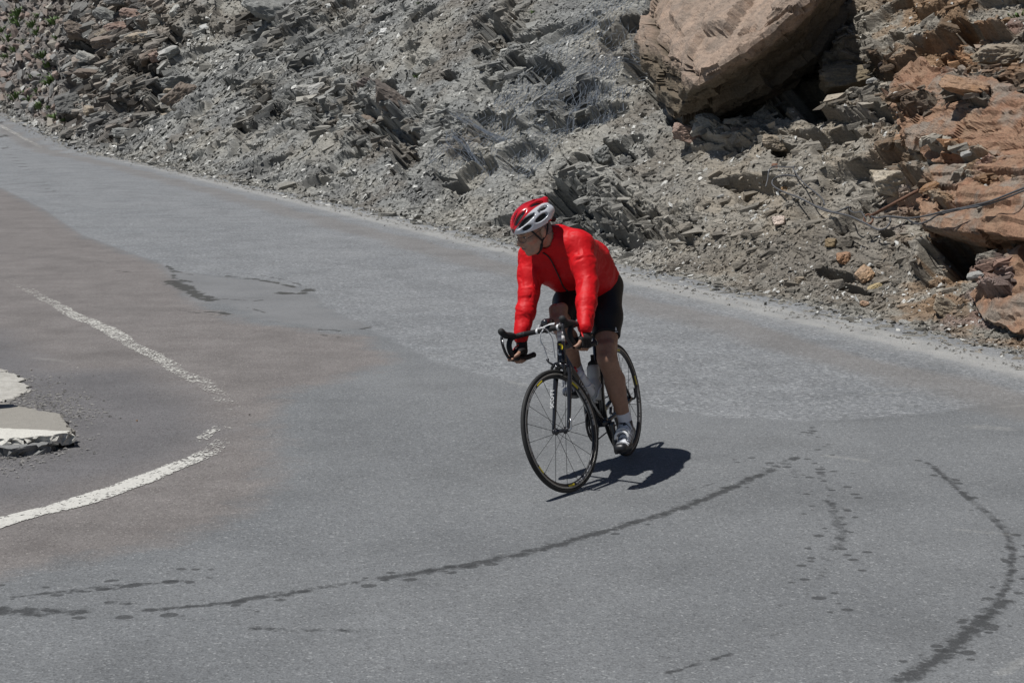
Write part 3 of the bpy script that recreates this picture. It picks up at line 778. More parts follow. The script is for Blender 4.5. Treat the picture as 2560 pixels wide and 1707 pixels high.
# ---- the great boulder: hull through surveyed corners, then split and chipped
def surf_pt(px, py, toward):
    P, N, _ = slope_point(px, py)
    B = np.array(hill_base(*[np.array([v]) for v in on_slope(px, py)])[0][0])
    d = Vector(CAMP) - Vector(B); L = d.length
    return Vector(B) + d * (toward / L)
def chipped_hull(name, corners, mat, cuts=5, amp=.05, seed=3, lam_dir=(.2, .1, 1), by_depth=False, beds=.0):
    pts = [depth_pt(*c) if by_depth else surf_pt(*c) for c in corners]
    c0 = sum(pts, Vector()) / len(pts)
    bm = hull_pts([p - c0 for p in pts])
    bmesh.ops.triangulate(bm, faces=bm.faces)
    for _ in range(cuts):
        long = [e for e in bm.edges if e.calc_length() > .045]
        if not long or len(bm.verts) > 60000: break
        bmesh.ops.subdivide_edges(bm, edges=long, cuts=1, use_grid_fill=True)
        bmesh.ops.triangulate(bm, faces=[f for f in bm.faces if len(f.verts) > 3])
    bm.normal_update()
    V = np.array([v.co[:] for v in bm.verts]); Nn = np.array([v.normal[:] for v in bm.verts]); F = np.array([[v.index for v in f.verts] for f in bm.faces]); bm.free()
    ld = Vector(lam_dir).normalized(); h = V @ np.array(ld)
    x, y, z = V.T
    d = amp * (1.1 * fbm(x * 1.6, y * 1.6, z * 1.6, seed=seed, oct=5) + .35 * fbm(x * 9, y * 9, z * 9, seed=seed + 5, oct=3))
    st = fbm(h * 9 + .6 * fbm(x * 1.3, y * 1.3, z * 1.3, seed=seed + 2), x * .9, y * .9, seed=seed + 7, oct=3)
    brk = sstep(-.02, .06, fbm(x * 1.1 + 5, y * 1.1, z * 1.1, seed=seed + 20, oct=4))
    d = d + amp * .55 * np.sign(st) * np.abs(st) ** .5 * (.25 + .75 * brk)
    cid, ox, oy, gap = voro(x * 3.1 + y * 2.0, z * 4.3, seed=seed + 31)
    d = d + brk * amp * .6 * (cid - .6)
    bw = h * 5.5 + .5 * fbm(x * .9, y * .9, z * .9, seed=seed + 40, oct=3); row = np.floor(bw)
    along_ = x * .9 - y * .5; blk = _f(_hu(row, np.floor(along_ * 1.3 + 9 * _f(_hu(row, row * 0, 3))), seed + 50))
    d = d + amp * 1.5 * (blk - .5) * beds - amp * .5 * beds * (1 - sstep(0, .14, bw - row))
    V = V + Nn * d[:, None]
    o = link(name, mesh_np(name, V, F, False), mat); o.location = c0
    return o
p_ = [depth_pt(1617, 36, 25.8), depth_pt(1752, 184, 21.1), depth_pt(2012, 4, 20.9)]
BED = (p_[1] - p_[0]).cross(p_[2] - p_[0]).normalized(); BED = BED if BED.z > 0 else -BED
def boulder_shade_material():  # pinkish top paler, overhang darker: sunlight and shade painted into the colour
    m = rock_material('boulder_rock', ((.105, .086, .060), (.145, .112, .078), (.098, .084, .064)))  # brown lowered to deepen the shade under the overhang
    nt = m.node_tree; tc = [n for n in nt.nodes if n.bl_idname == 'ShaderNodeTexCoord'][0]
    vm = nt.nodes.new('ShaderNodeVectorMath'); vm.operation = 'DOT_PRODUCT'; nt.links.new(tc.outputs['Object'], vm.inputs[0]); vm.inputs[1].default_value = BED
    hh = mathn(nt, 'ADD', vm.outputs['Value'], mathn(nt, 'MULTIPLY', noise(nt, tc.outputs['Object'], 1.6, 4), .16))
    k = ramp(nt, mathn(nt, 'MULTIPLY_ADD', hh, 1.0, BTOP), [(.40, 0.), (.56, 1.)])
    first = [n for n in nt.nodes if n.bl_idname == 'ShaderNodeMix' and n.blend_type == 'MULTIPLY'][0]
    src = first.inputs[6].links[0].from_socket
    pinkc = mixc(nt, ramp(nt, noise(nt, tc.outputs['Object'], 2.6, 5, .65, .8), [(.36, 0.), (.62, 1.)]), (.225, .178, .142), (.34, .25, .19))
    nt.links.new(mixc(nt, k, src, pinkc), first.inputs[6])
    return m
_bc = [depth_pt(*q) for q in [(1752, 184, 21.1), (1617, 36, 25.8), (2012, 4, 20.9)]]
BTOP = 0.0
M_BOULDER = None
M_ORANGE = rock_material('rusty_rock', ((.265, .175, .115), (.245, .132, .082), (.225, .20, .168)))
GB = [
    (1752, 184, 21.1), (1801, 165, 20.9), (1856, 130, 20.75), (1925, 80, 20.6), (1975, 36, 20.5), (2012, 4, 20.45), (2035, -60, 20.45),
    (1747, 308, 23.0), (1800, 302, 22.9), (1920, 256, 22.6), (2040, 180, 22.45), (2123, 15, 22.8), (2140, -60, 23.),
    (1690, 300, 23.0), (1640, 240, 24.3), (1602, 130, 25.4), (1617, 36, 25.8),
    (1640, -60, 27.0), (1720, -80, 26.5), (1900, -120, 24.8), (2100, -130, 23.8), (1700, 150, 27.), (1950, 60, 25.), (1800, 240, 25.)]
_cc = sum([depth_pt(*q) for q in GB], Vector()) / len(GB)
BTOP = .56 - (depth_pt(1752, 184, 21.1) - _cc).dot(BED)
M_BOULDER = boulder_shade_material()
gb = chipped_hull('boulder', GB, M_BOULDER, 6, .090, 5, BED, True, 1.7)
tag(gb, 'huge angular boulder with sunlit pinkish top and shaded overhanging face', 'boulder')
oc = chipped_hull('rock_outcrop', [
    (2331, 432, .62), (2440, 405, .7), (2570, 392, .75), (2700, 380, .8), (2292, 482, .6), (2300, 545, .68), (2312, 568, .62), (2380, 572, .72), (2445, 572, .80), (2500, 582, .82), (2570, 598, .85), (2700, 620, .85),
    (2330, 590, -.2), (2450, 615, -.4), (2600, 640, -.4), (2350, 440, -.5), (2560, 400, -.7), (2700, 500, -.8)], M_ORANGE, 6, .060, 12, (.25, .1, 1), False, 1.0)
tag(oc, 'rusty orange outcrop overhanging a shaded cave at the right edge', 'outcrop')

oc2 = chipped_hull('rock_outcrop', [
    (2235, 185, .20), (2300, 155, .28), (2375, 160, .30), (2410, 235, .36), (2500, 255, .42), (2600, 262, .45), (2660, 390, .55), (2540, 402, .50), (2420, 395, .48), (2330, 405, .40), (2262, 345, .30), (2230, 270, .22),
    (2300, 280, -.4), (2450, 330, -.5), (2600, 330, -.5), (2330, 200, -.3)], M_ORANGE, 6, .085, 21, (.3, .15, 1), False, .8)
tag(oc2, 'cracked brown and rust ledges rising above the orange slab', 'outcrop')
oc3 = chipped_hull('rock_outcrop', [
    (2425, 735, .16), (2470, 690, .28), (2520, 640, .36), (2600, 610, .42), (2720, 620, .45), (2740, 830, .30), (2620, 850, .22), (2540, 838, .18), (2460, 808, .14), (2500, 720, .36), (2600, 720, .42),
    (2480, 760, -.4), (2600, 760, -.5), (2700, 700, -.5)], M_ORANGE, 6, .060, 33, (-.25, .15, 1), False, 1.2)
tag(oc3, 'ochre rock buttress at the lower right corner of the slope', 'outcrop')

# ------------------------------------------------------------------ stones one can tell apart on the slope: parts of the hillside
vis = (HA['bx'] > -40) & (HA['bx'] < 2600) & (HA['by'] > -70) & (HT > .28)
vidx = np.flatnonzero(vis.ravel() & (HA['wall'].ravel() < .4))
flatP, flatN, flatC = HP.reshape(-1, 3), HN.reshape(-1, 3), HC.reshape(-1, 3)
BLOCKS = []
for q in range(14):
    V_, F_ = cut_rock(400 + q, 4, 13, .5, .12, .03, (1., .85, .62))
    me = mesh_np('stone', V_, F_, False); me.materials.append(M_STONE); BLOCKS.append(me)
wgt = (.10 + 2.2 * HA['pile'] + 2.4 * HA['rocky'] ** 2 + .5 * HA['warm']).ravel()[vidx]; wgt /= wgt.sum()
def spread(n, idx, w, gap, g):
    """indices whose picture positions keep apart"""
    out, cell = [], set()
    for i in g.choice(idx, min(len(idx), n * 12), replace=False, p=w):
        k = (int(HAbx[i] // gap), int(HAby[i] // (gap * .7)))
        if k in cell: continue
        cell.add(k); out.append(i)
        if len(out) >= n: break
    return out
HAbx, HAby = HA['bx'].ravel(), HA['by'].ravel()
def bed_axes(P, N, bx, jit, g):
    r, u, f, Z = view_basis(P)
    a = (.30 if bx < 820 else (-.42 if bx < 1150 else (.05 if bx < 1500 else -.16))) + g.gauss(0, jit)
    ax = (r * math.cos(a) + u * math.sin(a)); nz = (N * .55 + u * .75 + Vector((g.gauss(0, jit), g.gauss(0, jit), g.gauss(0, jit)))).normalized()
    ay = nz.cross(ax).normalized(); ax = ay.cross(nz)
    return ax, ay, nz, Z
for n_, i in enumerate(spread(290, vidx, wgt, 26, rng)):
    P, N = Vector(flatP[i]), Vector(flatN[i])
    ax, ay, nz, Z = bed_axes(P, N, HAbx[i], .22, rnd)
    k = Z / F_PX * rnd.choice([10, 12, 13, 15, 17, 19, 22, 26]) * (1.0 if HA['rocky'].ravel()[i] > .3 or HA['pile'].ravel()[i] > .3 else .6)
    o = link('stone', BLOCKS[n_ % 14], None, hillside)
    o.matrix_world = Matrix.Translation(P + N * k * rnd.uniform(-.1, .25)) @ Matrix((ax, ay, nz)).transposed().to_4x4() @ Matrix.Diagonal((k * rnd.uniform(.95, 1.5), k * rnd.uniform(.7, 1.1), k * rnd.uniform(.55, 1.05), 1))
    c = flatC[i] * rnd.uniform(.72, 1.25)
    if rnd.random() < .07: c = np.array([.40, .39, .365])
    o.color = (*c, 1)
# smaller broken blocks of the outcrops, too many to pick apart
def block_cloud(N, seed):
    g = random.Random(seed); gn = np.random.default_rng(seed)
    w = (.06 + 2.5 * HA['rocky'] ** 2 + 1.2 * HA['pile'] + .25 * HA['warm']).ravel()[vidx]; w = w / w.sum()
    base = np.array([[x, y, z] for x in (-1, 1) for y in (-.8, .8) for z in (-.6, .6)], float)
    Fc = np.array([[0, 1, 3], [0, 3, 2], [4, 6, 7], [4, 7, 5], [0, 4, 5], [0, 5, 1], [2, 3, 7], [2, 7, 6], [0, 2, 6], [0, 6, 4], [1, 5, 7], [1, 7, 3]])
    Vs, Cs = [], []
    for i in gn.choice(vidx, N, p=w):
        P, N_ = Vector(flatP[i]), Vector(flatN[i]); ax, ay, nz, Z = bed_axes(P, N_, HAbx[i], .20, g)
        k = Z / F_PX * 4.0 * (3.6 ** (g.random() ** 1.7))
        v = base * (1 + .30 * gn.normal(size=(8, 3)).clip(-1.6, 1.6)) * [k * g.uniform(.9, 1.9), k * g.uniform(.7, 1.1), k * g.uniform(.5, 1.1)]
        W = v @ np.array([ax[:], ay[:], nz[:]]) + np.array((P + N_ * k * g.uniform(-.25, .25))[:])
        Vs.append(W); Cs.append(np.repeat([flatC[i] * g.uniform(.65, 1.3)], 8, 0))
    F = (Fc[None] + (np.arange(N) * 8)[:, None, None]).reshape(-1, 3)
    return np.vstack(Vs), F, np.clip(np.vstack(Cs), .03, .6)
Wb, Fb, Cb = block_cloud(5200, 77)
rub = link('rubble', mesh_np('rubble', Wb, Fb, False, None, {'mineral': Cb}), M_HILL)
tag(rub, 'broken angular blocks of schist crowding the outcrops', None, None, 'stuff')

# ------------------------------------------------------------------ loose chips: scree nobody could count
def chip_cloud(N, idx, w, lo, hi, seed):
    g = np.random.default_rng(seed)
    ii = g.choice(idx, N, p=w)
    P, Nn, C = flatP[ii].astype(float), flatN[ii].astype(float), flatC[ii]
    Z = np.linalg.norm(P - CAMP, axis=1)
    px = lo * (hi / lo) ** (g.random(N) ** 2.6)
    k = np.maximum(px * Z / F_PX, .007)
    tv = []
    for q in range(10):
        me = STONES[q]; v = np.array([x.co[:] for x in me.vertices]); b = v[g.choice(len(v), 6, replace=False)]
        tv.append(b)
    base = np.array([[1, .2, .25], [.3, .9, -.1], [-.8, .6, .3], [-.9, -.5, -.2], [.1, -1, .25], [.75, -.65, -.3], [.1, .1, .55], [0, 0, -.5]])
    Fc = np.array([[0, 1, 6], [1, 2, 6], [2, 3, 6], [3, 4, 6], [4, 5, 6], [5, 0, 6], [1, 0, 7], [2, 1, 7], [3, 2, 7], [4, 3, 7], [5, 4, 7], [0, 5, 7]])
    V = base[None] * (1 + .38 * g.normal(size=(N, 8, 3)).clip(-1.5, 1.5))
    V = V * (k[:, None, None] * np.stack([g.uniform(.8, 1.5, N), g.uniform(.6, 1.0, N), g.uniform(.35, .95, N)], -1)[:, None])
    nz = Nn + g.normal(size=(N, 3)) * .42; nz /= np.linalg.norm(nz, axis=1)[:, None]
    t = g.normal(size=(N, 3)) + np.array([1.1, -.3, -.25]); t -= nz * (t * nz).sum(1)[:, None]; t /= np.linalg.norm(t, axis=1)[:, None]
    b = np.cross(nz, t)
    W = P[:, None] + V[..., 0:1] * t[:, None] + V[..., 1:2] * b[:, None] + V[..., 2:3] * nz[:, None] + (Nn * (k * g.uniform(-.05, .35, N))[:, None])[:, None]
    c = C * g.uniform(.60, 1.35, N)[:, None]
    pal = g.random(N) < .09
    c[pal] = np.array([.54, .53, .495]) * g.uniform(.8, 1.15, pal.sum())[:, None]
    cc = np.repeat(np.clip(c, .03, .7), 8, axis=0)
    F = (Fc[None] + (np.arange(N) * 8)[:, None, None]).reshape(-1, 3)
    return W.reshape(-1, 3), F, cc
ci = np.flatnonzero((HA['bx'] > -60).ravel() & (HA['bx'] < 2640).ravel() & (HA['by'] > -60).ravel() & (HT > -.1).ravel())
cw = (.55 + .45 * sstep(-.2, .3, fbm(HS * .8, HT * 1.2, seed=201)) + .5 * (HT < 1.5) - .75 * HA['rocky']).ravel()[ci].clip(.05) * (.15 + .85 * (HT > .12)).ravel()[ci]; cw = cw / cw.sum()
W1, F1, C1 = chip_cloud(70000, ci, cw, 1.8, 9.0, 5)
scree = link('scree', mesh_np('scree', W1, F1, False, None, {'mineral': C1}), M_HILL)
tag(scree, 'loose grey and brown schist chips covering the slope', None, None, 'stuff')

# ------------------------------------------------------------------ pitched stone wall at the far left
wall = empty('stone_wall', tuple(slope_point(90, 260)[0]), 'rough pitched wall of reddish and grey stones at the far left', 'wall')
WC = [(.26, .20, .17), (.22, .175, .15), (.215, .21, .20), (.29, .24, .205), (.175, .165, .155), (.30, .275, .235)]
wi = 0
TUFTS = []
for row, py in enumerate(np.arange(-26, 330, 21)):
    for px in np.arange(-44 + (row % 2) * 8, 176, 15.5):
        x, y = px + rnd.uniform(-3.5, 3.5), py + rnd.uniform(-5, 5)
        s, t = on_slope(x, y)
        P, N, c, A = hill(np.array([s]), np.array([t]))
        if A['wall'][0] < .45 or t < .22: continue
        if wi > 10 and rnd.random() < .20 and x > 0 and y > 10:
            TUFTS.append((x, y)); continue
        P, N = Vector(P[0]), Vector(N[0])
        r, u, f, Z = view_basis(P); k = Z / F_PX
        a = rnd.gauss(.25, .4); z_ = rnd.choice([.55, .75, .9, 1., 1.15, 1.35])
        ax = r * math.cos(a) + u * math.sin(a); nz = (N + Vector([rnd.gauss(0, .12) for _ in range(3)])).normalized()
        ay = nz.cross(ax).normalized(); ax = ay.cross(nz)
        o = link('stone', STONES[wi % 16], None, wall)
        M = Matrix.Translation(P + N * .05) @ Matrix((ax, ay, nz)).transposed().to_4x4() @ Matrix.Diagonal((k * z_ * rnd.uniform(6.5, 10.5), k * z_ * rnd.uniform(12, 21), k * z_ * rnd.uniform(8, 15), 1))
        o.matrix_parent_inverse = Matrix.Identity(4); o.matrix_basis = Matrix.Translation(-wall.location) @ M
        cc = np.array(WC[rnd.randrange(6)]) * rnd.uniform(.8, 1.25); o.color = (*cc, 1); wi += 1

# ------------------------------------------------------------------ grass tufts
def leaf_material(name, a, b2):
    m, nt, b = new_mat(name)
    oi = nd(nt, 'ShaderNodeObjectInfo'); tc = nd(nt, 'ShaderNodeTexCoord')
    n = noise(nt, tc.outputs['Object'], 9, 3)
    nt.links.new(mixc(nt, n, a, b2), b.inputs['Base Color']); b.inputs['Roughness'].default_value = .6
    return m
M_GRASS = leaf_material('grass_blades', (.052, .115, .022), (.115, .165, .045))
M_DRY = leaf_material('dry_reddish_leaves', (.10, .115, .04), (.17, .09, .05))
def tuft_mesh(seed, n=44, h=1.0, mat=None):
    r = random.Random(seed); V, F = [], []
    for i in range(n):
        a = r.uniform(0, 6.283); rr = r.uniform(0, .45); l = r.uniform(.45, 1.) * h
        b = Vector((rr * math.cos(a), rr * math.sin(a), -.1)); lean = Vector((math.cos(a), math.sin(a), 0)) * r.uniform(.1, .8)
        sd = Vector((-math.sin(a), math.cos(a), 0)) * r.uniform(.035, .085)
        m_ = b + lean * .35 * l + Vector((0, 0, .6 * l)); t_ = b + lean * l * .9 + Vector((0, 0, l * r.uniform(.65, 1)))
        i0 = len(V); V += [b - sd, b + sd, m_ - sd * .8, m_ + sd * .8, t_]; F += [(i0, i0 + 1, i0 + 3, i0 + 2), (i0 + 2, i0 + 3, i0 + 4)]
    me = bpy.data.meshes.new('grass_tuft'); me.from_pydata([v[:] for v in V], [], F); me.materials.append(mat or M_GRASS)
    return me
TM = [tuft_mesh(i) for i in range(3)]; TD = tuft_mesh(9, 50, .7, M_DRY)
def put_tuft(px, py, size, label, me, group=None, squat=1.0):
    P, N, _ = slope_point(px, py, -.02)
    k = size * (P - Vector(CAMP)).length / F_PX
    o = link('grass_tuft', me); o.location = P
    up = (N * .5 + Vector((0, 0, 1))).normalized()
    o.rotation_mode = 'QUATERNION'; o.rotation_quaternion = up.to_track_quat('Z', 'Y') @ Matrix.Rotation(rnd.uniform(0, 6.28), 3, 'Z').to_quaternion()
    o.scale = (k * 1.2, k * 1.2, k * squat)
    tag(o, label, 'grass', group)
for i, (x, y) in enumerate(TUFTS):
    put_tuft(x, y, rnd.uniform(15, 27), 'green grass tuft rooted between the stones of the pitched wall', TM[i % 3], 'grass tufts in the joints of the stone wall')
put_tuft(48, 34, 26, 'tallest green grass tuft at the top of the pitched wall', TM[0])
for x, y, sz, me, lb, sq in [
    (160, 306, 13, TM[1], 'small green tuft at the foot of the dark grey boulder', 1), (180, 150, 11, TM[2], 'green tuft between the pitched wall and the rock pile', 1), (941, 27, 13, TM[0], 'green weed on the scree near the top edge', .8),
    (922, 78, 22, TD, 'reddish green weed left of the lone white stone', .8), (859, 137, 14, TD, 'yellowish low plant on the grey scree below the reddish weed', .8), (1024, 172, 19, TM[1], 'dark green low plant above the dark reddish slab', .8),
    (1337, 36, 16, TM[2], 'bright green tuft on the netted slope near the top edge', .8), (1516, 422, 10, TM[0], 'tiny green tuft on the scree right of the helmet', .8), (2525, 20, 34, TM[1], 'long grass hanging at the top right corner', 1),
    (848, 152, 9, TM[0], 'tiny plant just below the yellowish low plant', .8), (850, 224, 12, TD, 'dry tuft beside the hollow left of the dark slab', .9), (1045, 4, 14, TM[2], 'green plant cut by the top edge in the grey centre', .8), (245, 8, 10, TM[1], 'green tuft above the rock pile at the top edge', .9)]:
    put_tuft(x, y, sz, lb, me, None, sq)

# ------------------------------------------------------------------ rockfall netting draped over the grey centre
M_WIRE = plain('galvanised_wire', (.15, .17, .20), .5, .4)
M_ROPE = plain('steel_rope', (.10, .10, .105), .6, .3, var=.25, scale=200)
M_RUST = plain('rusty_iron', (.16, .085, .055), .8, .2, var=.35, scale=60)
def netting(px0, px1, py0, py1, pitch, lift, label, seed, bundles=()):
    s0, _ = on_slope(px1, py1); s1, _ = on_slope(px0, py1)
    g = np.random.default_rng(seed); lst = []
    t_lo = on_slope((px0 + px1) / 2, py1)[1]; t_hi = on_slope((px0 + px1) / 2, py0)[1]
    tt = np.arange(t_lo, t_hi, pitch * .62); n = int((s1 - s0) / pitch)
    for i in range(n):
        z = np.where(np.arange(len(tt)) % 4 < 2, .5, -.5) * (1 if i % 2 else -1)
        ss = s0 + i * pitch + z * pitch * .82 + .22 * fbm(tt * .8, tt * 0 + i * .05, seed=seed) + .05 * fbm(tt * 2.5, tt * 0 + i * .12, seed=seed + 4)
        keep = np.ones(len(tt), bool)
        P, N, c, A = hill(ss, tt)
        B0, _ = hill_base(ss, tt)
        dpt = ((P - B0) * N).sum(1)
        sm = np.convolve(np.pad(dpt, 8, 'edge'), np.ones(17) / 17, 'valid')
        L = np.maximum(dpt + .008, sm + lift + .03 * fbm(ss * .7, tt * .7, seed=seed + 9))
        Q = B0 + N * L[:, None]
        end = int(len(tt) * (.75 + .25 * g.random())); st_ = int(len(tt) * .12 * g.random())
        lst.append(tube(None, Q[st_:end], .0040, None, sides=3))
    for bd_ in bundles:
        for q in range(16):
            st_ = []
            for (x, y) in bd_:
                P, N, _ = slope_point((950 + x * .3507) * K2 + g.normal() * 13, (y * .3507) * K2 + g.normal() * 7, .05 + .04 * g.random()); st_.append(P)
            lst.append(tube(None, st_, .0042, None, sides=3, smooth_n=5))
    V, F = join_tubes(lst)
    o = link('wire_netting', mesh_np('wire_netting', V, F, True), M_WIRE)
    tag(o, label, 'netting')
netting(1030, 1330, 190, 440, .085, .03, 'crumpled grey wire netting draped over the lower grey scree left of the boulder', 3, [[(300, 780), (420, 830), (560, 900), (650, 960)], [(260, 900), (330, 980), (420, 1060)]])
netting(1195, 1500, -40, 300, .085, .035, 'grey wire netting hanging down from the top edge beside the big boulder', 8, [[(1250, 470), (1130, 600), (1040, 720), (920, 860)], [(1640, 50), (1560, 170), (1480, 300), (1380, 420), (1290, 500)], [(1400, 600), (1280, 690), (1180, 740)]])

# ------------------------------------------------------------------ steel ropes, rod and anchor on the right
q7 = lambda cx, cy: (1920 + cx * .2933, 400 + cy * .2933)
def rope(pts, lift, label, r_=.0105, lifts=None):
    W = []
    for i, (cx, cy) in enumerate(pts):
        P, N, _ = slope_point(*q7(cx, cy)); l = lifts[i] if lifts else lift
        B = Vector(hill_base(*[np.array([v]) for v in on_slope(*q7(cx, cy))])[0][0])
        d = Vector(CAMP) - B; W.append(B + d * ((max((P - B).dot(N), -.1) * .4 + l + .08) / d.length))
    o = tube('wire_rope', W, r_, M_ROPE, None, 6, 8)
    return tag(o, label, 'rope', 'steel ropes on the slope')
LL = [.62] * 4 + [.6, .5, .35, .25, .18]
rope([(2300, 215), (2182, 240), (1900, 350), (1700, 400), (1500, 440), (1350, 475), (1200, 495), (1030, 480), (940, 495), (880, 482)], 0, 'taut upper steel rope running from the iron ring to the right edge', .010, [1.05, 1.05, 1.05, 1.03, .98, .88, .72, .50, .34, .20])
rope([(2300, 222), (2182, 262), (1900, 370), (1650, 420), (1450, 470), (1380, 512), (1290, 545), (1230, 532), (1180, 502), (1080, 490), (1010, 480)], 0, 'lower steel rope sagging under the taut one to the right edge', .009, [1.02, 1.02, 1.02, .98, .92, .84, .74, .62, .54, .40, .30])
rope([(1040, 488), (1042, 530), (1005, 580), (950, 596), (900, 578), (830, 540), (700, 480), (580, 452), (480, 430), (400, 390), (260, 320), (150, 280), (70, 240), (36, 205), (44, 170), (80, 145), (150, 130), (235, 140)], .34, 'long loose steel rope looping from the ring to the small post')
rope([(690, 398), (640, 420), (590, 442), (540, 440), (480, 415), (420, 395)], .30, 'short stub of steel rope pointing up from the long loop')
rope([(210, 58), (222, 85), (262, 150), (330, 220), (420, 290), (468, 340), (482, 385)], .32, 'thin steel rope running down right from the small post', .008)
rope([(225, 50), (215, 62), (130, 60), (62, 55), (20, 72), (4, 110), (-4, 170), (-20, 230)], .22, 'steel rope end curled round the head of the small post', .008)
rope([(690, 400), (700, 430), (740, 450), (790, 440), (815, 470), (835, 500)], .22, 'thin bent wire between the rope stub and the iron ring', .007)
rod = empty('anchor_rod', tuple(slope_point(*q7(860, 500), .1)[0]), 'rusty iron rod with a ring at its lower end', 'rod')
def at_lift(cx, cy, l):
    B = Vector(hill_base(*[np.array([v]) for v in on_slope(*q7(cx, cy))])[0][0]); d = Vector(CAMP) - B
    return B + d * (l / d.length)
a_, b_ = at_lift(1305, 245, .30), at_lift(868, 482, .16)
o = tube('bar', [a_ - rod.location, b_ - rod.location], .017, M_RUST, rod, 8)
rg = []
r_, u_, f_, Z_ = view_basis(b_)
cR = at_lift(856, 505, .15) - rod.location
for i in range(21):
    a = i / 20 * 6.2832; rg.append(cR + r_ * .046 * math.cos(a) + u_ * .05 * math.sin(a) + f_ * .02 * math.sin(a))
tube('ring', rg, .012, M_RUST, rod, 6)
post = empty('anchor_post', tuple(at_lift(78, 160, 0)), 'short dark iron post with a knob at the left end of the ropes', 'post')
tube('shaft', [Vector(), at_lift(70, 62, .12) - post.location], .018, M_RUST, post, 8)
kn = at_lift(60, 52, .13) - post.location
tube('knob', [kn + r_ * -.045, kn + r_ * -.03, kn + r_ * .03, kn + r_ * .045], .03, M_RUST, post, 8, 0, [.015, .034, .034, .015])

# ------------------------------------------------------------------ painted lines on the road
def paint_material():
    m, nt, b = new_mat('worn_white_paint')
    tc = nd(nt, 'ShaderNodeTexCoord'); P = tc.outputs['Object']
    A = lambda n: nd(nt, 'ShaderNodeAttribute', attribute_name=n).outputs['Fac']
    n1 = noise(nt, P, 30, 5, .72); n2 = noise(nt, P, 5, 4, .6)
    v = nd(nt, 'ShaderNodeTexVoronoi'); v.inputs['Scale'].default_value = 75; nt.links.new(P, v.inputs['Vector'])
    sp = nd(nt, 'ShaderNodeSeparateColor'); nt.links.new(v.outputs['Color'], sp.inputs[0])
    k = mathn(nt, 'ADD', mathn(nt, 'MULTIPLY', mathn(nt, 'SUBTRACT', n1, .5), 1.6), mathn(nt, 'MULTIPLY', mathn(nt, 'SUBTRACT', sp.outputs[0], .5), .75))
    k = mathn(nt, 'ADD', k, mathn(nt, 'MULTIPLY', mathn(nt, 'SUBTRACT', n2, .5), 1.0))
    k = mathn(nt, 'ADD', k, A('keep'))
    k = mathn(nt, 'ADD', k, mathn(nt, 'MULTIPLY', mathn(nt, 'POWER', A('side'), 6.0), -.5))
    fac = ramp(nt, k, [(.46, 0.), (.56, 1.)])
    c = mixc(nt, n1, (.46, .445, .405), (.60, .585, .54))
    c = mixc(nt, ramp(nt, sp.outputs[1], [(.8, 0.), (.95, .5)]), c, (.3, .29, .27))
    nt.links.new(c, b.inputs['Base Color']); b.inputs['Roughness'].default_value = .7
    nt.links.new(fac, b.inputs['Alpha'])
    return m
M_PAINT = paint_material()
def painted(pts, w, keep, label, n=14, zoff=.004):
    C = np.array([gp(x, y, 1.0) for x, y in pts]); kp = np.array(keep, float)
    L = catmull(C, n); kk = np.interp(np.linspace(0, len(pts) - 1, len(L)), np.arange(len(pts)), kp)
    T = np.gradient(L, axis=0); T /= np.linalg.norm(T, axis=1)[:, None]; Nn = np.stack([-T[:, 1], T[:, 0]], -1)
    us = np.linspace(-1, 1, 7)
    wob = .035 * fbm(L[:, 0] * 2.2, L[:, 1] * 2.2, seed=17, oct=3); wv = w * (1 + .25 * fbm(L[:, 0] * 3 + 5, L[:, 1] * 3, seed=19, oct=3))
    V = L[:, None] + (us[None, :, None] * (wv / 2)[:, None, None] + wob[:, None, None]) * Nn[:, None]
    z = road_z(V[..., 0], V[..., 1]) + 0.006 * fbm(V[..., 0] / 1.7, V[..., 1] / 1.7, seed=3, oct=3) + zoff
    V = np.concatenate([V, z[..., None]], -1)
    o = link('road_marking', mesh_np('road_marking', V.reshape(-1, 3), grid_faces(len(L), 7)[:, ::-1], True, {'keep': np.repeat(kk, 7), 'side': np.abs(np.tile(us, len(L)))}), M_PAINT)
    tag(o, label, None, None, 'structure')
painted([(-260, 1368), (-120, 1338), (0, 1306), (153, 1266), (275, 1227), (382, 1189), (440, 1166), (492, 1146), (540, 1120), (556, 1096)], .165, [.98, .98, .95, .9, .88, .80, .82, .60, .30, .14], 'thick white edge line at the lower left of the bend')
painted([(500, 1105), (520, 1085), (545, 1066), (580, 1070)], .10, [.22, .34, .30, .1], 'nearly worn away stretch of white line at the tip of the bend')
painted([(585, 1040), (568, 1015), (548, 990), (510, 962), (450, 932), (390, 893), (322, 857), (272, 829), (180, 785), (120, 752), (60, 720), (20, 700)], .175, [.0, .08, .15, .28, .40, .46, .48, .54, .52, .34, .16, .06], 'worn white edge line climbing to the upper left')
def far_line():
    C = np.array([edge(np.array([s]))[0] + edge_n(np.array([s]))[0] * -.75 for s in np.linspace(52, 78, 50)])
    T = np.gradient(C, axis=0); T /= np.linalg.norm(T, axis=1)[:, None]; Nn = np.stack([-T[:, 1], T[:, 0]], -1)
    us = np.linspace(-1, 1, 3); V = C[:, None] + us[None, :, None] * Nn[:, None] * .09
    z = road_z(V[..., 0], V[..., 1]) + .012
    o = link('road_marking', mesh_np('road_marking', np.concatenate([V, z[..., None]], -1).reshape(-1, 3), grid_faces(50, 3)[:, ::-1], True, {'keep': np.repeat(np.linspace(.1, .8, 50) ** .7, 3), 'side': np.zeros(150)}), M_PAINT)
    tag(o, 'faint white line along the far road edge at the left', None, None, 'structure')
far_line()

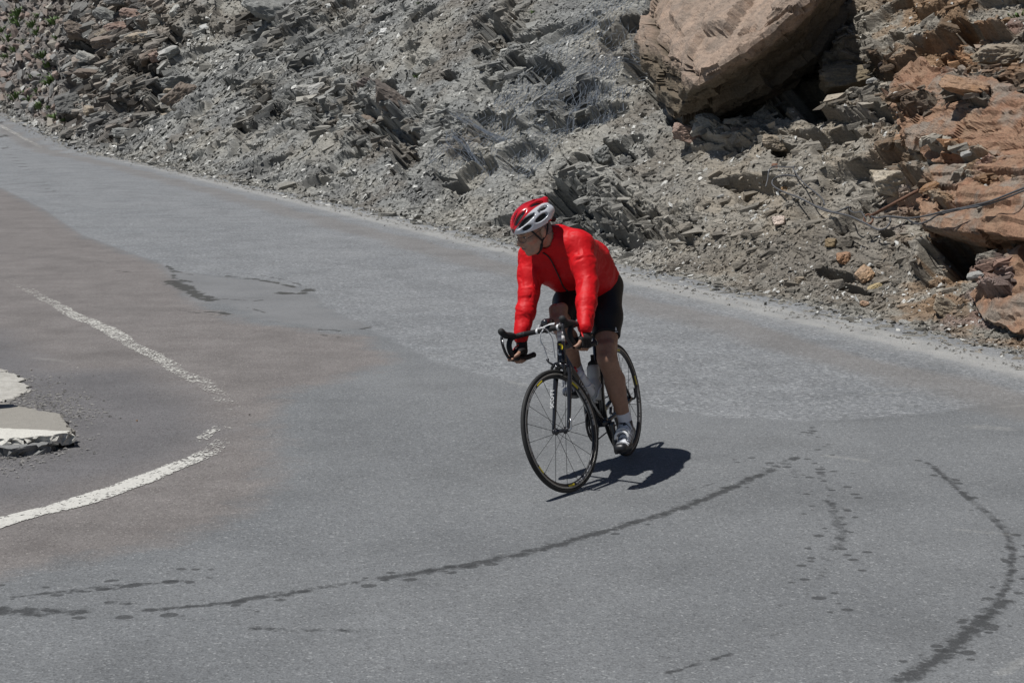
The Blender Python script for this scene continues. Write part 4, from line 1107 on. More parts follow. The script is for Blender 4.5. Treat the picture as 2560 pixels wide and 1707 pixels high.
# ------------------------------------------------------------------ broken concrete kerb inside the bend
def concrete_material(name, a, b2):
    m, nt, b = new_mat(name)
    tc = nd(nt, 'ShaderNodeTexCoord'); P = tc.outputs['Object']
    n = noise(nt, P, 12, 5, .65); v = noise(nt, P, 90, 3, .7)
    c = mixc(nt, n, a, b2); c = mixc(nt, ramp(nt, v, [(.58, 0.), (.72, .8)]), c, (.10, .095, .09))
    nt.links.new(c, b.inputs['Base Color']); b.inputs['Roughness'].default_value = .9
    bn = nd(nt, 'ShaderNodeBump'); bn.inputs['Strength'].default_value = .6; bn.inputs['Distance'].default_value = .01
    nt.links.new(mathn(nt, 'ADD', n, v), bn.inputs['Height']); nt.links.new(bn.outputs[0], b.inputs['Normal'])
    return m
M_CONC = concrete_material('weathered_concrete', (.22, .205, .18), (.31, .29, .255))
M_WHITE = concrete_material('whitewashed_concrete', (.50, .48, .43), (.64, .62, .56))
M_PALEC = concrete_material('limewashed_concrete', (.20, .185, .16), (.60, .58, .53))
M_DCONC = concrete_material('broken_concrete', (.14, .14, .14), (.25, .25, .24))
def prism(name, pl, z0, z1, mat, parent, seed, jag=.012, sub=.03, inset=0.0):
    """slab with a ragged outline; pl are ground points"""
    pts = []
    for (ax, ay), (bx, by) in zip(pl, pl[1:] + pl[:1]):
        n = max(1, int(math.hypot(bx - ax, by - ay) / sub))
        for i in range(n):
            f = i / n; pts.append((ax + (bx - ax) * f, ay + (by - ay) * f))
    A = np.array(pts); g = np.random.default_rng(seed); n = len(A)
    A = A + g.normal(size=A.shape) * jag * .5 + jag * np.stack([fbm(A[:, 0] * 6, A[:, 1] * 6, seed=seed), fbm(A[:, 0] * 6, A[:, 1] * 6, seed=seed + 1)], -1)
    c = A.mean(0)
    rings = [(1.0, z0, .02), (1.0, z0 + (z1 - z0) * .45, .02), (.995, z0 + (z1 - z0) * .85, .012), (.985 - inset, z1, .004), (.9, z1 + .002, .002), (.6, z1 + .003, .002), (.2, z1 + .003, .001)]
    V = []
    for k, (f, z, j) in enumerate(rings):
        ring = c + (A - c) * f + (g.normal(size=A.shape) * j if k < 4 else 0)
        V.append(np.concatenate([ring, np.full((n, 1), z) + g.normal(size=(n, 1)) * j * .4], 1))
    V = np.vstack(V + [np.array([[c[0], c[1], z1 + .003]])]); F = []
    for k in range(len(rings) - 1):
        for i in range(n): F.append((k * n + i, k * n + (i + 1) % n, (k + 1) * n + (i + 1) % n, (k + 1) * n + i))
    k = len(rings) - 1
    for i in range(n): F.append((k * n + i, k * n + (i + 1) % n, len(V) - 1))
    me = bpy.data.meshes.new(name); me.from_pydata(V.tolist(), [], F)
    return link(name, me, mat, parent)
g1 = lambda x, y, h=0.0: tuple((sight(x, y) * ((h - CAM_H) / sight(x, y)[2]))[:2])
kerb = empty('kerb', (0, 0, 0), 'broken concrete kerb with a whitewashed front edge inside the bend', 'kerb')
H1 = .085
prism('kerb_top', [g1(x, y, H1) for x, y in [(-420, 1010), (-420, 1075), (0, 1074), (110, 1078), (182, 1078), (150, 1033), (105, 1026), (0, 1003), (-200, 990)]], -.01, H1, M_CONC, kerb, 4)
prism('painted_rim', [g1(x, y, H1 + .008) for x, y in [(-420, 1068), (-420, 1098), (0, 1096), (60, 1094), (130, 1088), (184, 1078), (120, 1074), (0, 1070)]], .03, H1 + .008, M_WHITE, kerb, 5, .006)
prism('broken_face', [g1(x, y, .05) for x, y in [(-420, 1085), (-420, 1122), (0, 1118), (30, 1126), (70, 1116), (120, 1112), (140, 1098), (120, 1085)]], -.01, .055, M_DCONC, kerb, 6, .02)
kerb2 = prism('kerb_slab', [g1(x, y, .03) for x, y in [(-300, 925), (-300, 1010), (0, 998), (38, 986), (70, 968), (74, 956), (50, 950), (66, 942), (40, 930), (0, 915)]], -.02, .014, M_PALEC, None, 8, .02)
tag(kerb2, 'flat whitewashed concrete slab behind the broken kerb', 'slab')
for i, (x, y, sz, lb) in enumerate([(35, 1132, 22, 'dark broken lump leaning against the front of the kerb'), (90, 1128, 24, 'grey angular lump fallen from the broken kerb'), (122, 1131, 6, 'small pale stone beside the fallen kerb lump'), (55, 1170, 5, 'pale pebble on the asphalt in front of the kerb'),
                                   (42, 1183, 5, 'white pebble nearest the camera in front of the kerb'), (342, 1053, 5, 'small rusty brown stone lying alone on the inner asphalt'), (78, 926, 6, 'pale crumb of concrete right of the flat slab'), (624, 1038, 5, 'dark flat pebble right of the worn line tip')]):
    x0, y0 = g1(x, y); k = sz / F_PX * y0 * .5
    o = link('stone', STONES[(i * 3) % 16]); o.location = (x0, y0, k * .3 + .004); o.rotation_euler = (.2, .1, i * 1.3); o.scale = (k * 1.3, k, k * .7)
    c = [(.13, .13, .125), (.2, .2, .195), (.5, .49, .45), (.45, .44, .4), (.6, .59, .55), (.30, .16, .07), (.42, .38, .34), (.07, .06, .06)][i]; o.color = (*c, 1)
    tag(o, lb, 'stone')
gc = np.array([g1(*p) for p in [(30, 995), (80, 1010), (125, 1025), (155, 1040), (40, 985), (-60, 1130), (60, 1150), (0, 1160), (120, 1120), (150, 1050), (150, 1010), (100, 1000), (90, 950), (70, 1010)]])
gv, gf, gcol = [], [], []
for i in range(2800):
    c0 = gc[rng.integers(len(gc))]; p = c0 + rng.normal(size=2) * np.array([.16, .22]); k = .004 + .012 * rng.random() ** 3
    b0 = np.array([[1, 0, 0], [-.5, .8, 0], [-.6, -.8, 0], [.1, .1, .45]]) * (1 + .4 * rng.normal(size=(4, 3))) * k
    gv.append(b0 + [p[0], p[1], .004]); gf.append(np.array([[0, 1, 3], [1, 2, 3], [2, 0, 3]]) + 4 * i); gcol.append(np.repeat([np.array([.24, .23, .215]) * rng.uniform(.6, 1.5)], 4, 0))
grit = link('gravel', mesh_np('gravel', np.vstack(gv), np.vstack(gf), False, None, {'mineral': np.clip(np.vstack(gcol), .03, .6)}), M_HILL)
tag(grit, 'loose grit scattered round the broken kerb', None, None, 'stuff')
sg = rng.uniform(-3, 62, 3600) ** 1.0; off = -rng.exponential(.09, 3600) + .12
pe = edge(sg) + edge_n(sg) * off[:, None]; ke = (.004 + .016 * rng.random(3600) ** 3) * (1 + pe[:, 1] / 40)
bb = np.array([[1, 0, 0], [-.5, .8, 0], [-.6, -.8, 0], [.1, .1, .55]])[None] * (1 + .4 * rng.normal(size=(3600, 4, 3))) * ke[:, None, None]
Ve = bb + np.stack([pe[:, 0], pe[:, 1], road_z(pe[:, 0], pe[:, 1]) + .005], -1)[:, None]
Fe = (np.array([[0, 1, 3], [1, 2, 3], [2, 0, 3]])[None] + 4 * np.arange(3600)[:, None, None]).reshape(-1, 3)
ce = np.repeat(np.array([.25, .24, .22])[None] * rng.uniform(.5, 1.6, (3600, 1)), 4, 0)
spill = link('gravel', mesh_np('gravel', Ve.reshape(-1, 3), Fe, False, None, {'mineral': np.clip(ce, .03, .6)}), M_HILL)
tag(spill, 'loose stones spilled from the slope along the road margin', None, None, 'stuff')
gpx, gpy = g1(-52, 1052)
gpst = empty('guard_post', (gpx, gpy, H1), 'stub of a stone guard post standing on the kerb', 'post')
tube('shaft', [Vector((0, 0, -.02)), Vector((0, 0, .1)), Vector((.005, 0, .38)), Vector((.005, 0, .42))], .09, M_CONC, gpst, 10, 0, [.11, .10, .085, .05])

# ------------------------------------------------------------------ the bicycle (its own frame: x forward, y to the rider's left, z up)
BX, BY, PSI, LEAN, STEER = .7033, 9.7055, -1.96158, .177304, -.26736
BM = Matrix.Translation((BX, BY, .006)) @ Matrix.Rotation(PSI, 4, 'Z') @ Matrix.Rotation(LEAN, 4, 'X')
BMi = BM.inverted()
WR, WBASE = .336, .985
FA = Vector((WBASE, 0, WR)); HA_ = rad(73)
SAX = Vector((-math.cos(HA_), 0, math.sin(HA_)))
SA0 = FA - Vector((math.sin(HA_), 0, math.cos(HA_))) * .045
STM = Matrix.Translation(SA0) @ Matrix.Rotation(STEER, 4, SAX) @ Matrix.Translation(-SA0)
st = lambda q: STM @ Vector(q)
def unp(px, py, ref):
    """point of the bicycle's frame seen in that direction, at the distance of ref"""
    w = BM @ Vector(ref); z = w.y * _c - (w.z - CAM_H) * _s
    return BMi @ Vector(CAMP + sight(px, py) * z)
bike = empty('bicycle', (0, 0, 0), 'black road racing bicycle with white cables leaning into the bend', 'bicycle')
bike.matrix_world = BM
M_BLACK = plain('gloss_black_paint', (.012, .012, .014), .25, 0, .5, .2, 20, 0, .6)
M_RUB = plain('black_rubber', (.018, .018, .018), .7, 0, .4, .2, 60)
M_GRIP = plain('black_bar_tape', (.014, .014, .015), .6, 0, .4, .2, 90, .4)
M_SIL = plain('polished_alloy', (.52, .52, .53), .3, .9, .5, .1, 40)
M_DALLOY = plain('dark_alloy', (.05, .05, .055), .4, .7, .5, .2, 40)
M_WHT = plain('white_plastic', (.72, .72, .72), .35, 0, .5, .05, 30)
M_YEL = plain('yellow_print', (.62, .50, .02), .4, 0, .5, .08, 30)
M_RIM = plain('black_rim', (.03, .03, .032), .35, .4, .5, .2, 40)
M_TRACK = plain('worn_brake_track', (.30, .29, .27), .4, .6, .5, .15, 60)
M_STEEL = plain('spoke_steel', (.07, .07, .075), .4, .7)
M_RED = plain('red_plastic', (.5, .02, .02), .4)
M_GREYL = plain('grey_print', (.26, .26, .265), .45, 0, .4, .3, 60)
M_LBL = plain('white_print', (.62, .62, .62), .5, 0, .4, .08, 30)

def bt(name, pts, r, mat, parent=None, sides=8, smooth_n=0, taper=None, steer=False):
    p = [st(q) if steer else Vector(q) for q in pts]
    return tube(name, p, r, mat, parent or bike, sides, smooth_n, taper)
def lathe(name, prof, center, mat, parent, n=72, closed=True, steer=False, a0=0., a1=2 * math.pi, axis_rot=None):
    """turn a (radius, sideways) outline about the axle through center"""
    full = abs(a1 - a0 - 2 * math.pi) < 1e-6
    m = n if full else n + 1; k = len(prof); V, F = [], []
    for i in range(m):
        a = a0 + (a1 - a0) * i / n
        for r, y in prof:
            q = Vector(center) + Vector((r * math.cos(a), y, r * math.sin(a)))
            V.append((st(q) if steer else q)[:])
    for i in range(n):
        i2 = (i + 1) % m
        for j in range(k if closed else k - 1):
            j2 = (j + 1) % k
            F.append((i * k + j, i * k + j2, i2 * k + j2, i2 * k + j))
    me = bpy.data.meshes.new(name); me.from_pydata(V, [], F)
    for p in me.polygons: p.use_smooth = True
    return link(name, me, mat, parent)

def make_wheel(center, steer, nsp, half, phase):
    R0 = WR - .0115
    # rim body carries the wheel's other pieces
    w = lathe('wheel', [(.3145, -.0085), (.3145, .0085), (.304, .0095), (.290, .006), (.286, 0), (.290, -.006), (.304, -.0095)], center, M_RIM, bike, 90, True, steer)
    lathe('tyre', [(R0 + .0115 * math.cos(t), .0115 * math.sin(t)) for t in np.linspace(0, 2 * np.pi, 11)[:-1]], center, M_RUB, w, 100, True, steer)
    for sd in (-1, 1):
        lathe('brake_track', [(.3140, sd * .0092), (.3140, sd * .0106), (.3050, sd * .0108), (.3050, sd * .0094)], center, M_TRACK, w, 90, True, steer)
        for a, b, mt, nm in ((.25, .75, M_LBL, 'rim_decal'), (.80, .98, M_YEL, 'rim_decal'), (1.9, 2.1, M_YEL, 'rim_decal'), (2.15, 2.9, M_LBL, 'rim_decal'), (3.7, 4.3, M_LBL, 'rim_decal'), (4.36, 4.54, M_YEL, 'rim_decal'), (5.3, 5.46, M_YEL, 'rim_decal'), (5.5, 6.1, M_LBL, 'rim_decal')):
            nseg = 8
            sub = [(a, b)] if mt is M_YEL else [(a + (b - a) * u0, a + (b - a) * u1) for u0, u1 in ((0, .30), (.34, .40), (.43, .72), (.75, .80), (.84, 1.))]
            for (x0, x1) in sub:
                lathe('rim_decal', [(.3035, sd * .0098), (.3035, sd * .0106), (.2925, sd * .0086), (.2925, sd * .0070)], center, mt if mt is M_YEL else M_GREYL, w, 4, True, steer, x0 + phase, x1 + phase)
    lathe('hub', [(.0001, -half - .004), (.010, -half - .004), (.010, -half + .012), (.018, -half + .013), (.021, -half + .018), (.018, -half + .022), (.011, -half + .026), (.011, half - .026), (.018, half - .022), (.021, half - .018), (.018, half - .013), (.010, half - .012), (.010, half + .004), (.0001, half + .004)], center, M_DALLOY, w, 16, False, steer)
    me0 = None
    for i in range(nsp):
        a = 2 * math.pi * i / nsp + phase; sd = 1 if i % 2 else -1
        b = a + (.55 if i % 4 < 2 else -.55) * (0.0 if half < .055 else 1)
        p = Vector(center) + Vector((.289 * math.cos(a), 0, .289 * math.sin(a))); q = Vector(center) + Vector((.018 * math.cos(b), sd * (half - .017), .018 * math.sin(b)))
        bt('spoke', [q, p], .0015, M_STEEL, w, 4, 0, None, steer)
    return w
fw = make_wheel(FA, True, 18, .049, .35)
rw = make_wheel(Vector((0, 0, WR)), False, 20, .062, .9)
# quick releases
bt('quick_release', [FA + Vector((0, .05, 0)), FA + Vector((0, .066, 0)), FA + Vector((-.004, .075, .012)), FA + Vector((-.008, .078, .055))], .005, M_SIL, fw, 8, 3, None, True)
bt('quick_release', [Vector((0, .066, WR)), Vector((0, .085, WR)), Vector((-.005, .092, WR + .02)), Vector((-.01, .09, WR + .06))], .006, M_DALLOY, rw, 8, 3)

BBp = Vector((.405, 0, .27)); HT0 = SA0 + SAX * .385; HT1 = SA0 + SAX * .492
STOP = Vector((.252, 0, .788))
fr = bt('frame', [HT0 - SAX * .012 + Vector((.004, 0, 0)), HT0, HT1, HT1 + SAX * .006], .024, M_BLACK, None, 14, 0, [.026, .027, .024, .021])
def frame_tube(name, a, b, r0, r1, sides=12, mid=None):
    pts = [a, b] if mid is None else [a, mid, b]
    return bt(name, pts, r0, M_BLACK, fr, sides, 6 if mid is not None else 0, None if mid is not None else [r0, r1])
frame_tube('down_tube', HT0 + SAX * .03, BBp, .027, .031)
frame_tube('top_tube', HT1 - SAX * .025, STOP + Vector((.006, 0, -.02)), .021, .017)
frame_tube('seat_tube', BBp, STOP + Vector((-.004, 0, .014)), .020, .017)
for sd in (-1, 1):
    frame_tube('chainstay', BBp + Vector((-.01, sd * .03, 0)), Vector((0, sd * .066, WR)), .013, .009, 8, Vector((.25, sd * .05, .292)))
    frame_tube('seatstay', STOP + Vector((.01, sd * .012, -.04)), Vector((0, sd * .064, WR)), .008, .007, 8, Vector((.14, sd * .045, .57)))
bt('bottom_bracket', [BBp + Vector((0, -.045, 0)), BBp + Vector((0, .045, 0))], .024, M_BLACK, fr, 12)
# head badge: yellow and white hooks, set on the front of the head tube
def arc_badge(mat, a0, a1, cz, flip):
    V, F = [], []; n = 9
    for i in range(n):
        a = a0 + (a1 - a0) * i / (n - 1)
        for rr in (.0085, .0185):
            yy = -flip * rr * math.cos(a) * .95; zz = cz + rr * math.sin(a) * 1.15
            c = SA0 + SAX * (.45 + zz); x = math.sqrt(max(1e-6, .0262 ** 2 - yy * yy))
            V.append((c + Vector((SAX.z, 0, -SAX.x)) * (x + .0012) + Vector((0, yy, 0)))[:])
    for i in range(n - 1): F.append((2 * i, 2 * i + 1, 2 * i + 3, 2 * i + 2))
    me = bpy.data.meshes.new('head_badge'); me.from_pydata(V, [], F)
    link('head_badge', me, mat, fr)
arc_badge(M_YEL, -.9, 1.9, .013, -1.)
arc_badge(M_LBL, -2.2, .9, -.012, 1.)
# fork
fk = bt('fork', [SA0 + SAX * .345, SA0 + SAX * .372], .028, M_BLACK, None, 14, 0, [.025, .028], True)
CR = SA0 + SAX * .358
for sd in (-1, 1):
    bl = bt('fork_blade', [CR + Vector((0, sd * .022, .008)), CR + Vector((.006, sd * .043, -.025)), CR.lerp(FA, .35) + Vector((-.004, sd * .049, 0)), CR.lerp(FA, .72) + Vector((-.006, sd * .051, 0)), FA + Vector((0, sd * .051, 0))], .014, M_BLACK, fk, 10, 5, np.linspace(.0185, .0085, 21), True)
    bt('dropout', [FA + Vector((0, sd * .046, .012)), FA + Vector((0, sd * .046, -.010))], .009, M_DALLOY, fk, 8, 0, None, True)
def letters(name, txt, size, origin, ux, uy, mat, parent, steer=False, depth=.0006):
    cu = bpy.data.curves.new(name, 'FONT'); cu.body = txt; cu.size = size; cu.extrude = depth; cu.align_x = 'CENTER'; cu.align_y = 'CENTER'
    to = bpy.data.objects.new('tmp', cu); COL.objects.link(to); bpy.context.view_layer.update()
    me = bpy.data.meshes.new_from_object(to.evaluated_get(bpy.context.evaluated_depsgraph_get()))
    bpy.data.objects.remove(to)
    X = Vector(ux).normalized(); Y = Vector(uy); Y = (Y - X * Y.dot(X)).normalized(); Zv = X.cross(Y)
    M = Matrix((X, Y, Zv)).transposed().to_4x4(); M.translation = Vector(origin)
    me.transform((STM @ M) if steer else M); me.name = name; me.materials.clear()
    return link(name, me, mat, parent)
bd = (FA - CR).normalized()
for sd in (-1,):
    letters('lettering', 'SCOTT', .034, CR.lerp(FA, .48) + Vector((.0145, sd * .050 - .002, .0035)), -bd, Vector((0, -1, 0)), M_LBL, fk, True)
dt = (BBp - HT0).normalized()
letters('lettering', 'SCOTT', .045, HT0.lerp(BBp, .45) + Vector((.014, .0285, .012)), -dt, Vector((0, 1, 0)).cross(-dt), M_LBL, fr)
# spacers, stem, bar
bt('spacer', [HT1 + SAX * .007, HT1 + SAX * .036], .0215, M_WHT, fr, 14, 0, None, True)
bt('spacer', [HT1 + SAX * .038, HT1 + SAX * .062], .0205, M_WHT, fr, 14, 0, None, True)
BC = Vector((.885, 0, .884)); SC = SA0 + SAX * .582
stm = bt('stem', [SC + Vector((-.012, 0, -.01)), SC, BC + Vector((-.02, 0, 0)), BC + Vector((.016, 0, 0))], .017, M_BLACK, None, 10, 0, [.018, .019, .017, .021], True)
bt('stem_cap', [SC + SAX * -.022, SC + SAX * .024], .019, M_BLACK, stm, 12, 0, None, True)
bar = bt('handlebar', [BC + Vector((0, y, 0)) for y in (-.17, -.05, -.03, .03, .05, .17)], .013, M_GRIP, None, 10, 0, [.0145, .0145, .0158, .0158, .0145, .0145], True)
for sd in (-1, 1):
    B = lambda x, y, z: BC + Vector((x, sd * y, z))
    bt('drop', [B(0, .16, 0), B(.004, .19, 0), B(.03, .207, -.002), B(.075, .210, -.008), B(.103, .211, -.045), B(.092, .212, -.095), B(.045, .213, -.122), B(-.02, .2135, -.130), B(-.095, .214, -.128)], .0155, M_GRIP, bar, 10, 5, None, True)
    hd = bt('brake_hood', [B(.045, .2085, .004), B(.075, .210, .012), B(.11, .211, .020), B(.135, .2115, .040), B(.143, .2115, .062)], .018, M_RUB, bar, 10, 4, [.017, .0175, .018, .0185, .019, .0195, .0195, .0195, .0195, .019, .019, .019, .0195, .020, .0185, .016, .010], True)
    bt('brake_lever', [B(.136, .211, .030), B(.150, .212, .005), B(.150, .214, -.035), B(.138, .216, -.075), B(.120, .219, -.105)], .008, M_DALLOY, hd, 8, 4, None, True)
    bt('bar_end', [B(-.094, .214, -.128), B(-.102, .214, -.128)], .0165, M_BLACK, bar, 10, 0, None, True)
    bt('lever_badge', [B(.150, .2075, -.002), B(.153, .2075, -.02)], .006, M_SIL, hd, 8, 0, None, True)
    bt('cable_tie', [B(.0, .066, 0), B(.0, .078, 0)], .0165, M_WHT, bar, 10, 0, None, True)
cp = bt('bike_computer', [BC + Vector((-.045, 0, .034)), BC + Vector((-.02, 0, .035)), BC + Vector((.018, 0, .037)), BC + Vector((.032, 0, .037))], .020, M_BLACK, None, 8, 0, [.018, .024, .024, .018], True)
bt('computer_mount', [BC + Vector((0, .0, .012)), BC + Vector((-.005, 0, .03))], .012, M_BLACK, cp, 8, 0, None, True)
bt('bell', [BC + Vector((.0, -.045, .016)), BC + Vector((.004, -.03, .022)), BC + Vector((.0, -.01, .018))], .018, M_BLACK, bar, 10, 0, [.010, .020, .012], True)
# white cable housings
q3 = lambda cx, cy: (1230 + cx / 9.224, 770 + cy / 9.224)
rc = st(BC + Vector((.09, 0, -.05)))
def cable(pts, refs, label=None):
    n = len(pts); W = []
    for i, p in enumerate(pts):
        f = i / (n - 1); W.append(unp(*q3(*p), Vector(refs[0]).lerp(Vector(refs[1]), f)))
    return tube('brake_cable', W, .0030, M_WHT, bike, 6, 6)
rb = st(CR + Vector((.06, -.03, .02)))
cable([(1030, 470), (1110, 455), (1190, 490), (1125, 580), (1112, 680), (1140, 790), (1195, 890), (1250, 1050), (1285, 1190)], (rc, rb))
cable([(1450, 350), (1340, 370), (1230, 430), (1170, 510), (1120, 600), (1112, 700), (1135, 800), (1200, 885), (1290, 955), (1400, 1015)], (rc, st(SA0 + SAX * .43 + Vector((.03, 0, 0)))))
cable([(1070, 430), (1150, 450), (1250, 490), (1330, 590), (1385, 690), (1415, 830), (1435, 1000), (1455, 1150)], (rc, st(SA0 + SAX * .39 + Vector((.03, -.02, 0)))))
cable([(1080, 400), (1110, 455), (1220, 470), (1320, 530), (1440, 600), (1550, 668)], (rc, HT1 + Vector((-.03, .02, -.02))))
cable([(1440, 375), (1330, 385), (1250, 410), (1150, 460), (1060, 480)], (rc, rc))
# brakes
def caliper(c, fwd, steer):
    o = bt('brake_caliper', [c + Vector((fwd * .012, -.034, -.052)), c + Vector((fwd * .022, -.040, -.012)), c + Vector((fwd * .020, -.012, .012)), c + Vector((fwd * .020, .02, .010)), c + Vector((fwd * .022, .040, -.015)), c + Vector((fwd * .012, .034, -.052))], .009, M_BLACK, None, 8, 4, None, steer)
    for sd in (-1, 1): bt('brake_pad', [c + Vector((-.022, sd * .017, -.055)), c + Vector((.028, sd * .017, -.055))], .0055, M_RUB, o, 6, 0, None, steer)
    bt('bolt', [c + Vector((fwd * .018, 0, 0)), c + Vector((fwd * .036, 0, 0))], .006, M_SIL, o, 8, 0, None, steer)
    bt('cable_arm', [c + Vector((fwd * .022, -.025, .012)), c + Vector((fwd * .024, -.050, .030)), c + Vector((fwd * .024, -.052, .050))], .0055, M_BLACK, o, 6, 0, [.006, .005, .010], steer)
caliper(CR + Vector((.024, 0, .012)), 1, True)
caliper(Vector((.085, 0, .655)), -1, False)
# drive train
ca = rad(-82)
cv = Vector((math.cos(ca), 0, math.sin(ca))) * .1725
cs = bt('crankset', [BBp + Vector((0, -.075, 0)), BBp + Vector((0, .07, 0))], .013, M_BLACK, None, 10)
PEDL, PEDR = BBp + cv + Vector((0, .135, 0)), BBp - cv + Vector((0, -.135, 0))
for sd, v in ((1, cv), (-1, -cv)):
    bt('crank_arm', [BBp + Vector((0, sd * .068, 0)), BBp + v * .12 + Vector((0, sd * .07, 0)), BBp + v * .6 + Vector((0, sd * .076, 0)), BBp + v + Vector((0, sd * .080, 0)), BBp + v * 1.08 + Vector((0, sd * .080, 0))], .014, M_BLACK, cs, 8, 0, [.021, .019, .0145, .0150, .009])
    p = BBp + v
    pd = bt('pedal', [p + Vector((0, sd * .075, 0)), p + Vector((0, sd * .10, 0)), p + Vector((0, sd * .165, 0))], .010, M_DALLOY, cs, 8, 0, [.007, .016, .014])
lathe('chainring', [(.106, -.047), (.106, -.050), (.090, -.051), (.078, -.050), (.078, -.046), (.09, -.046)], BBp, M_BLACK, cs, 52)
lathe('chainring', [(.081, -.040), (.081, -.043), (.062, -.043), (.062, -.040)], BBp, M_DALLOY, cs, 44)
for i in range(5):
    a = i * 2 * math.pi / 5 + .3; bt('spider_arm', [BBp + Vector((0, -.046, 0)), BBp + Vector((.085 * math.cos(a), -.048, .085 * math.sin(a)))], .009, M_BLACK, cs, 6)
cas = lathe('cassette', [(.018, -.052), (.024, -.05), (.030, -.047), (.036, -.043), (.044, -.038), (.050, -.034), (.018, -.032)], Vector((0, 0, WR)), M_SIL, bike, 24)
ch = [Vector((.405 + .104 * math.sin(a), -.047, .27 + .104 * math.cos(a))) for a in np.linspace(-.25, math.pi - .1, 22)]
low = [Vector((.02, -.045, .195)), Vector((-.02, -.045, .17)), Vector((-.015, -.045, .21)), Vector((.03, -.045, .262)), Vector((.02, -.045, .297)), Vector((-.035, -.045, .325)), Vector((-.03, -.045, .362)), Vector((.01, -.045, .378))]
bt('chain', ch + low + [ch[0]], .0042, M_DALLOY, None, 5)
rd = bt('rear_derailleur', [Vector((.0, -.07, .30)), Vector((.012, -.075, .265)), Vector((.02, -.05, .255)), Vector((-.01, -.05, .19)), Vector((-.02, -.05, .165))], .010, M_BLACK, None, 8)
for z, x in ((.255, .02), (.178, -.012)): lathe('jockey_wheel', [(.006, -.05), (.022, -.048), (.022, -.042), (.006, -.040)], Vector((x, 0, z)), M_DALLOY, rd, 16)
bt('front_derailleur', [Vector((.36, -.04, .36)), Vector((.40, -.05, .385)), Vector((.44, -.052, .38))], .010, M_DALLOY, None, 6)
# seat post and saddle
bt('seat_post', [STOP, STOP + Vector((-.052, 0, .176))], .0155, M_BLACK, None, 12)
sv = []
for x, w, z, h in [(.085, .050, .972, .016), (.105, .066, .976, .020), (.15, .068, .972, .022), (.20, .050, .966, .022), (.25, .030, .964, .022), (.30, .022, .964, .022), (.345, .018, .960, .018), (.362, .008, .957, .008)]:
    sv.append([(x, w * math.cos(a), z + h * math.sin(a) * (1.0 if math.sin(a) > 0 else 1.3)) for a in np.linspace(0, 2 * np.pi, 15)[:-1]])
me = bpy.data.meshes.new('saddle'); n = 14
me.from_pydata([p for r in sv for p in r], [], [(i * n + j, i * n + (j + 1) % n, (i + 1) * n + (j + 1) % n, (i + 1) * n + j) for i in range(len(sv) - 1) for j in range(n)] + [tuple(range(n))[::-1], tuple(range((len(sv) - 1) * n, len(sv) * n))])
for p in me.polygons: p.use_smooth = True
sad = link('saddle', me, M_RUB, bike)
for sd in (-1, 1): bt('saddle_rail', [Vector((.10, sd * .02, .955)), Vector((.15, sd * .022, .94)), Vector((.25, sd * .022, .94)), Vector((.33, sd * .01, .952))], .0035, M_DALLOY, sad, 6, 3)
# bottles and cages
def bottle(base, axis, lab, body, capm, valve, rr=.0365, hgt=.19):
    ax_ = Vector(axis).normalized()
    root = empty('water_bottle', (0, 0, 0), lab, 'bottle'); root.matrix_world = BM @ Matrix.Translation(Vector(base))
    def rev(name, prof, mat):
        zs = [p[0] for p in prof]; return tube(name, [ax_ * z for z in zs], .03, mat, root, 16, 0, [p[1] for p in prof])
    rev('body', [(0, rr * .9), (.006, rr), (.11, rr), (.118, rr * .90), (.132, rr * .90), (.14, rr), (hgt - .018, rr), (hgt - .004, rr * .86)], body)
    rev('cap', [(hgt - .004, rr * .80), (hgt + .012, rr * .78), (hgt + .020, rr * .55), (hgt + .026, rr * .34)], capm)
    rev('valve', [(hgt + .026, rr * .30), (hgt + .048, rr * .28), (hgt + .052, rr * .34), (hgt + .058, rr * .30)], valve)
    return root
M_BODY = plain('cloudy_bottle_plastic', (.48, .48, .46), .45, 0, .5, .06, 15)
M_BODY2 = plain('bottle_white', (.62, .63, .66), .4, 0, .5, .06, 15)
sta = (STOP - BBp).normalized(); sn = Vector((sta.z, 0, -sta.x))
dta = (HT0 - BBp).normalized(); dn = Vector((-dta.z, 0, dta.x))
b1 = BBp + sta * .125 + sn * .062; b2 = BBp + dta * .20 + dn * .070
bottle(b1, sta, 'cloudy white water bottle with black cap on the seat tube', M_BODY, M_RUB, M_RUB, .037, .205)
bottle(b2, dta, 'white water bottle with a red valve on the down tube', M_BODY2, M_BODY2, M_RED, .037, .185)
for (b, axv, nv) in ((b1, sta, sn), (b2, dta, dn)):
    cg = bt('bottle_cage', [b - nv * .0405 + axv * -.005, b - nv * .0405 + axv * .12], .006, M_BLACK, None, 6)
    for sd in (-1, 1):
        bt('cage_arm', [b - nv * .038 + axv * .115, b + Vector((0, sd * .030, 0)) - nv * .028 + axv * .095, b + Vector((0, sd * .041, 0)) + axv * .075, b + Vector((0, sd * .036, 0)) + nv * .022 + axv * .05, b + nv * .030 + Vector((0, sd * .028, 0)) + axv * .015, b + nv * .026 + axv * -.006], .0048, M_WHT if axv is dta else M_LBL, cg, 6, 4)
    bt('cage_foot', [b - nv * .038 + axv * -.008, b + nv * .03 + axv * -.008], .007, M_WHT, cg, 6)

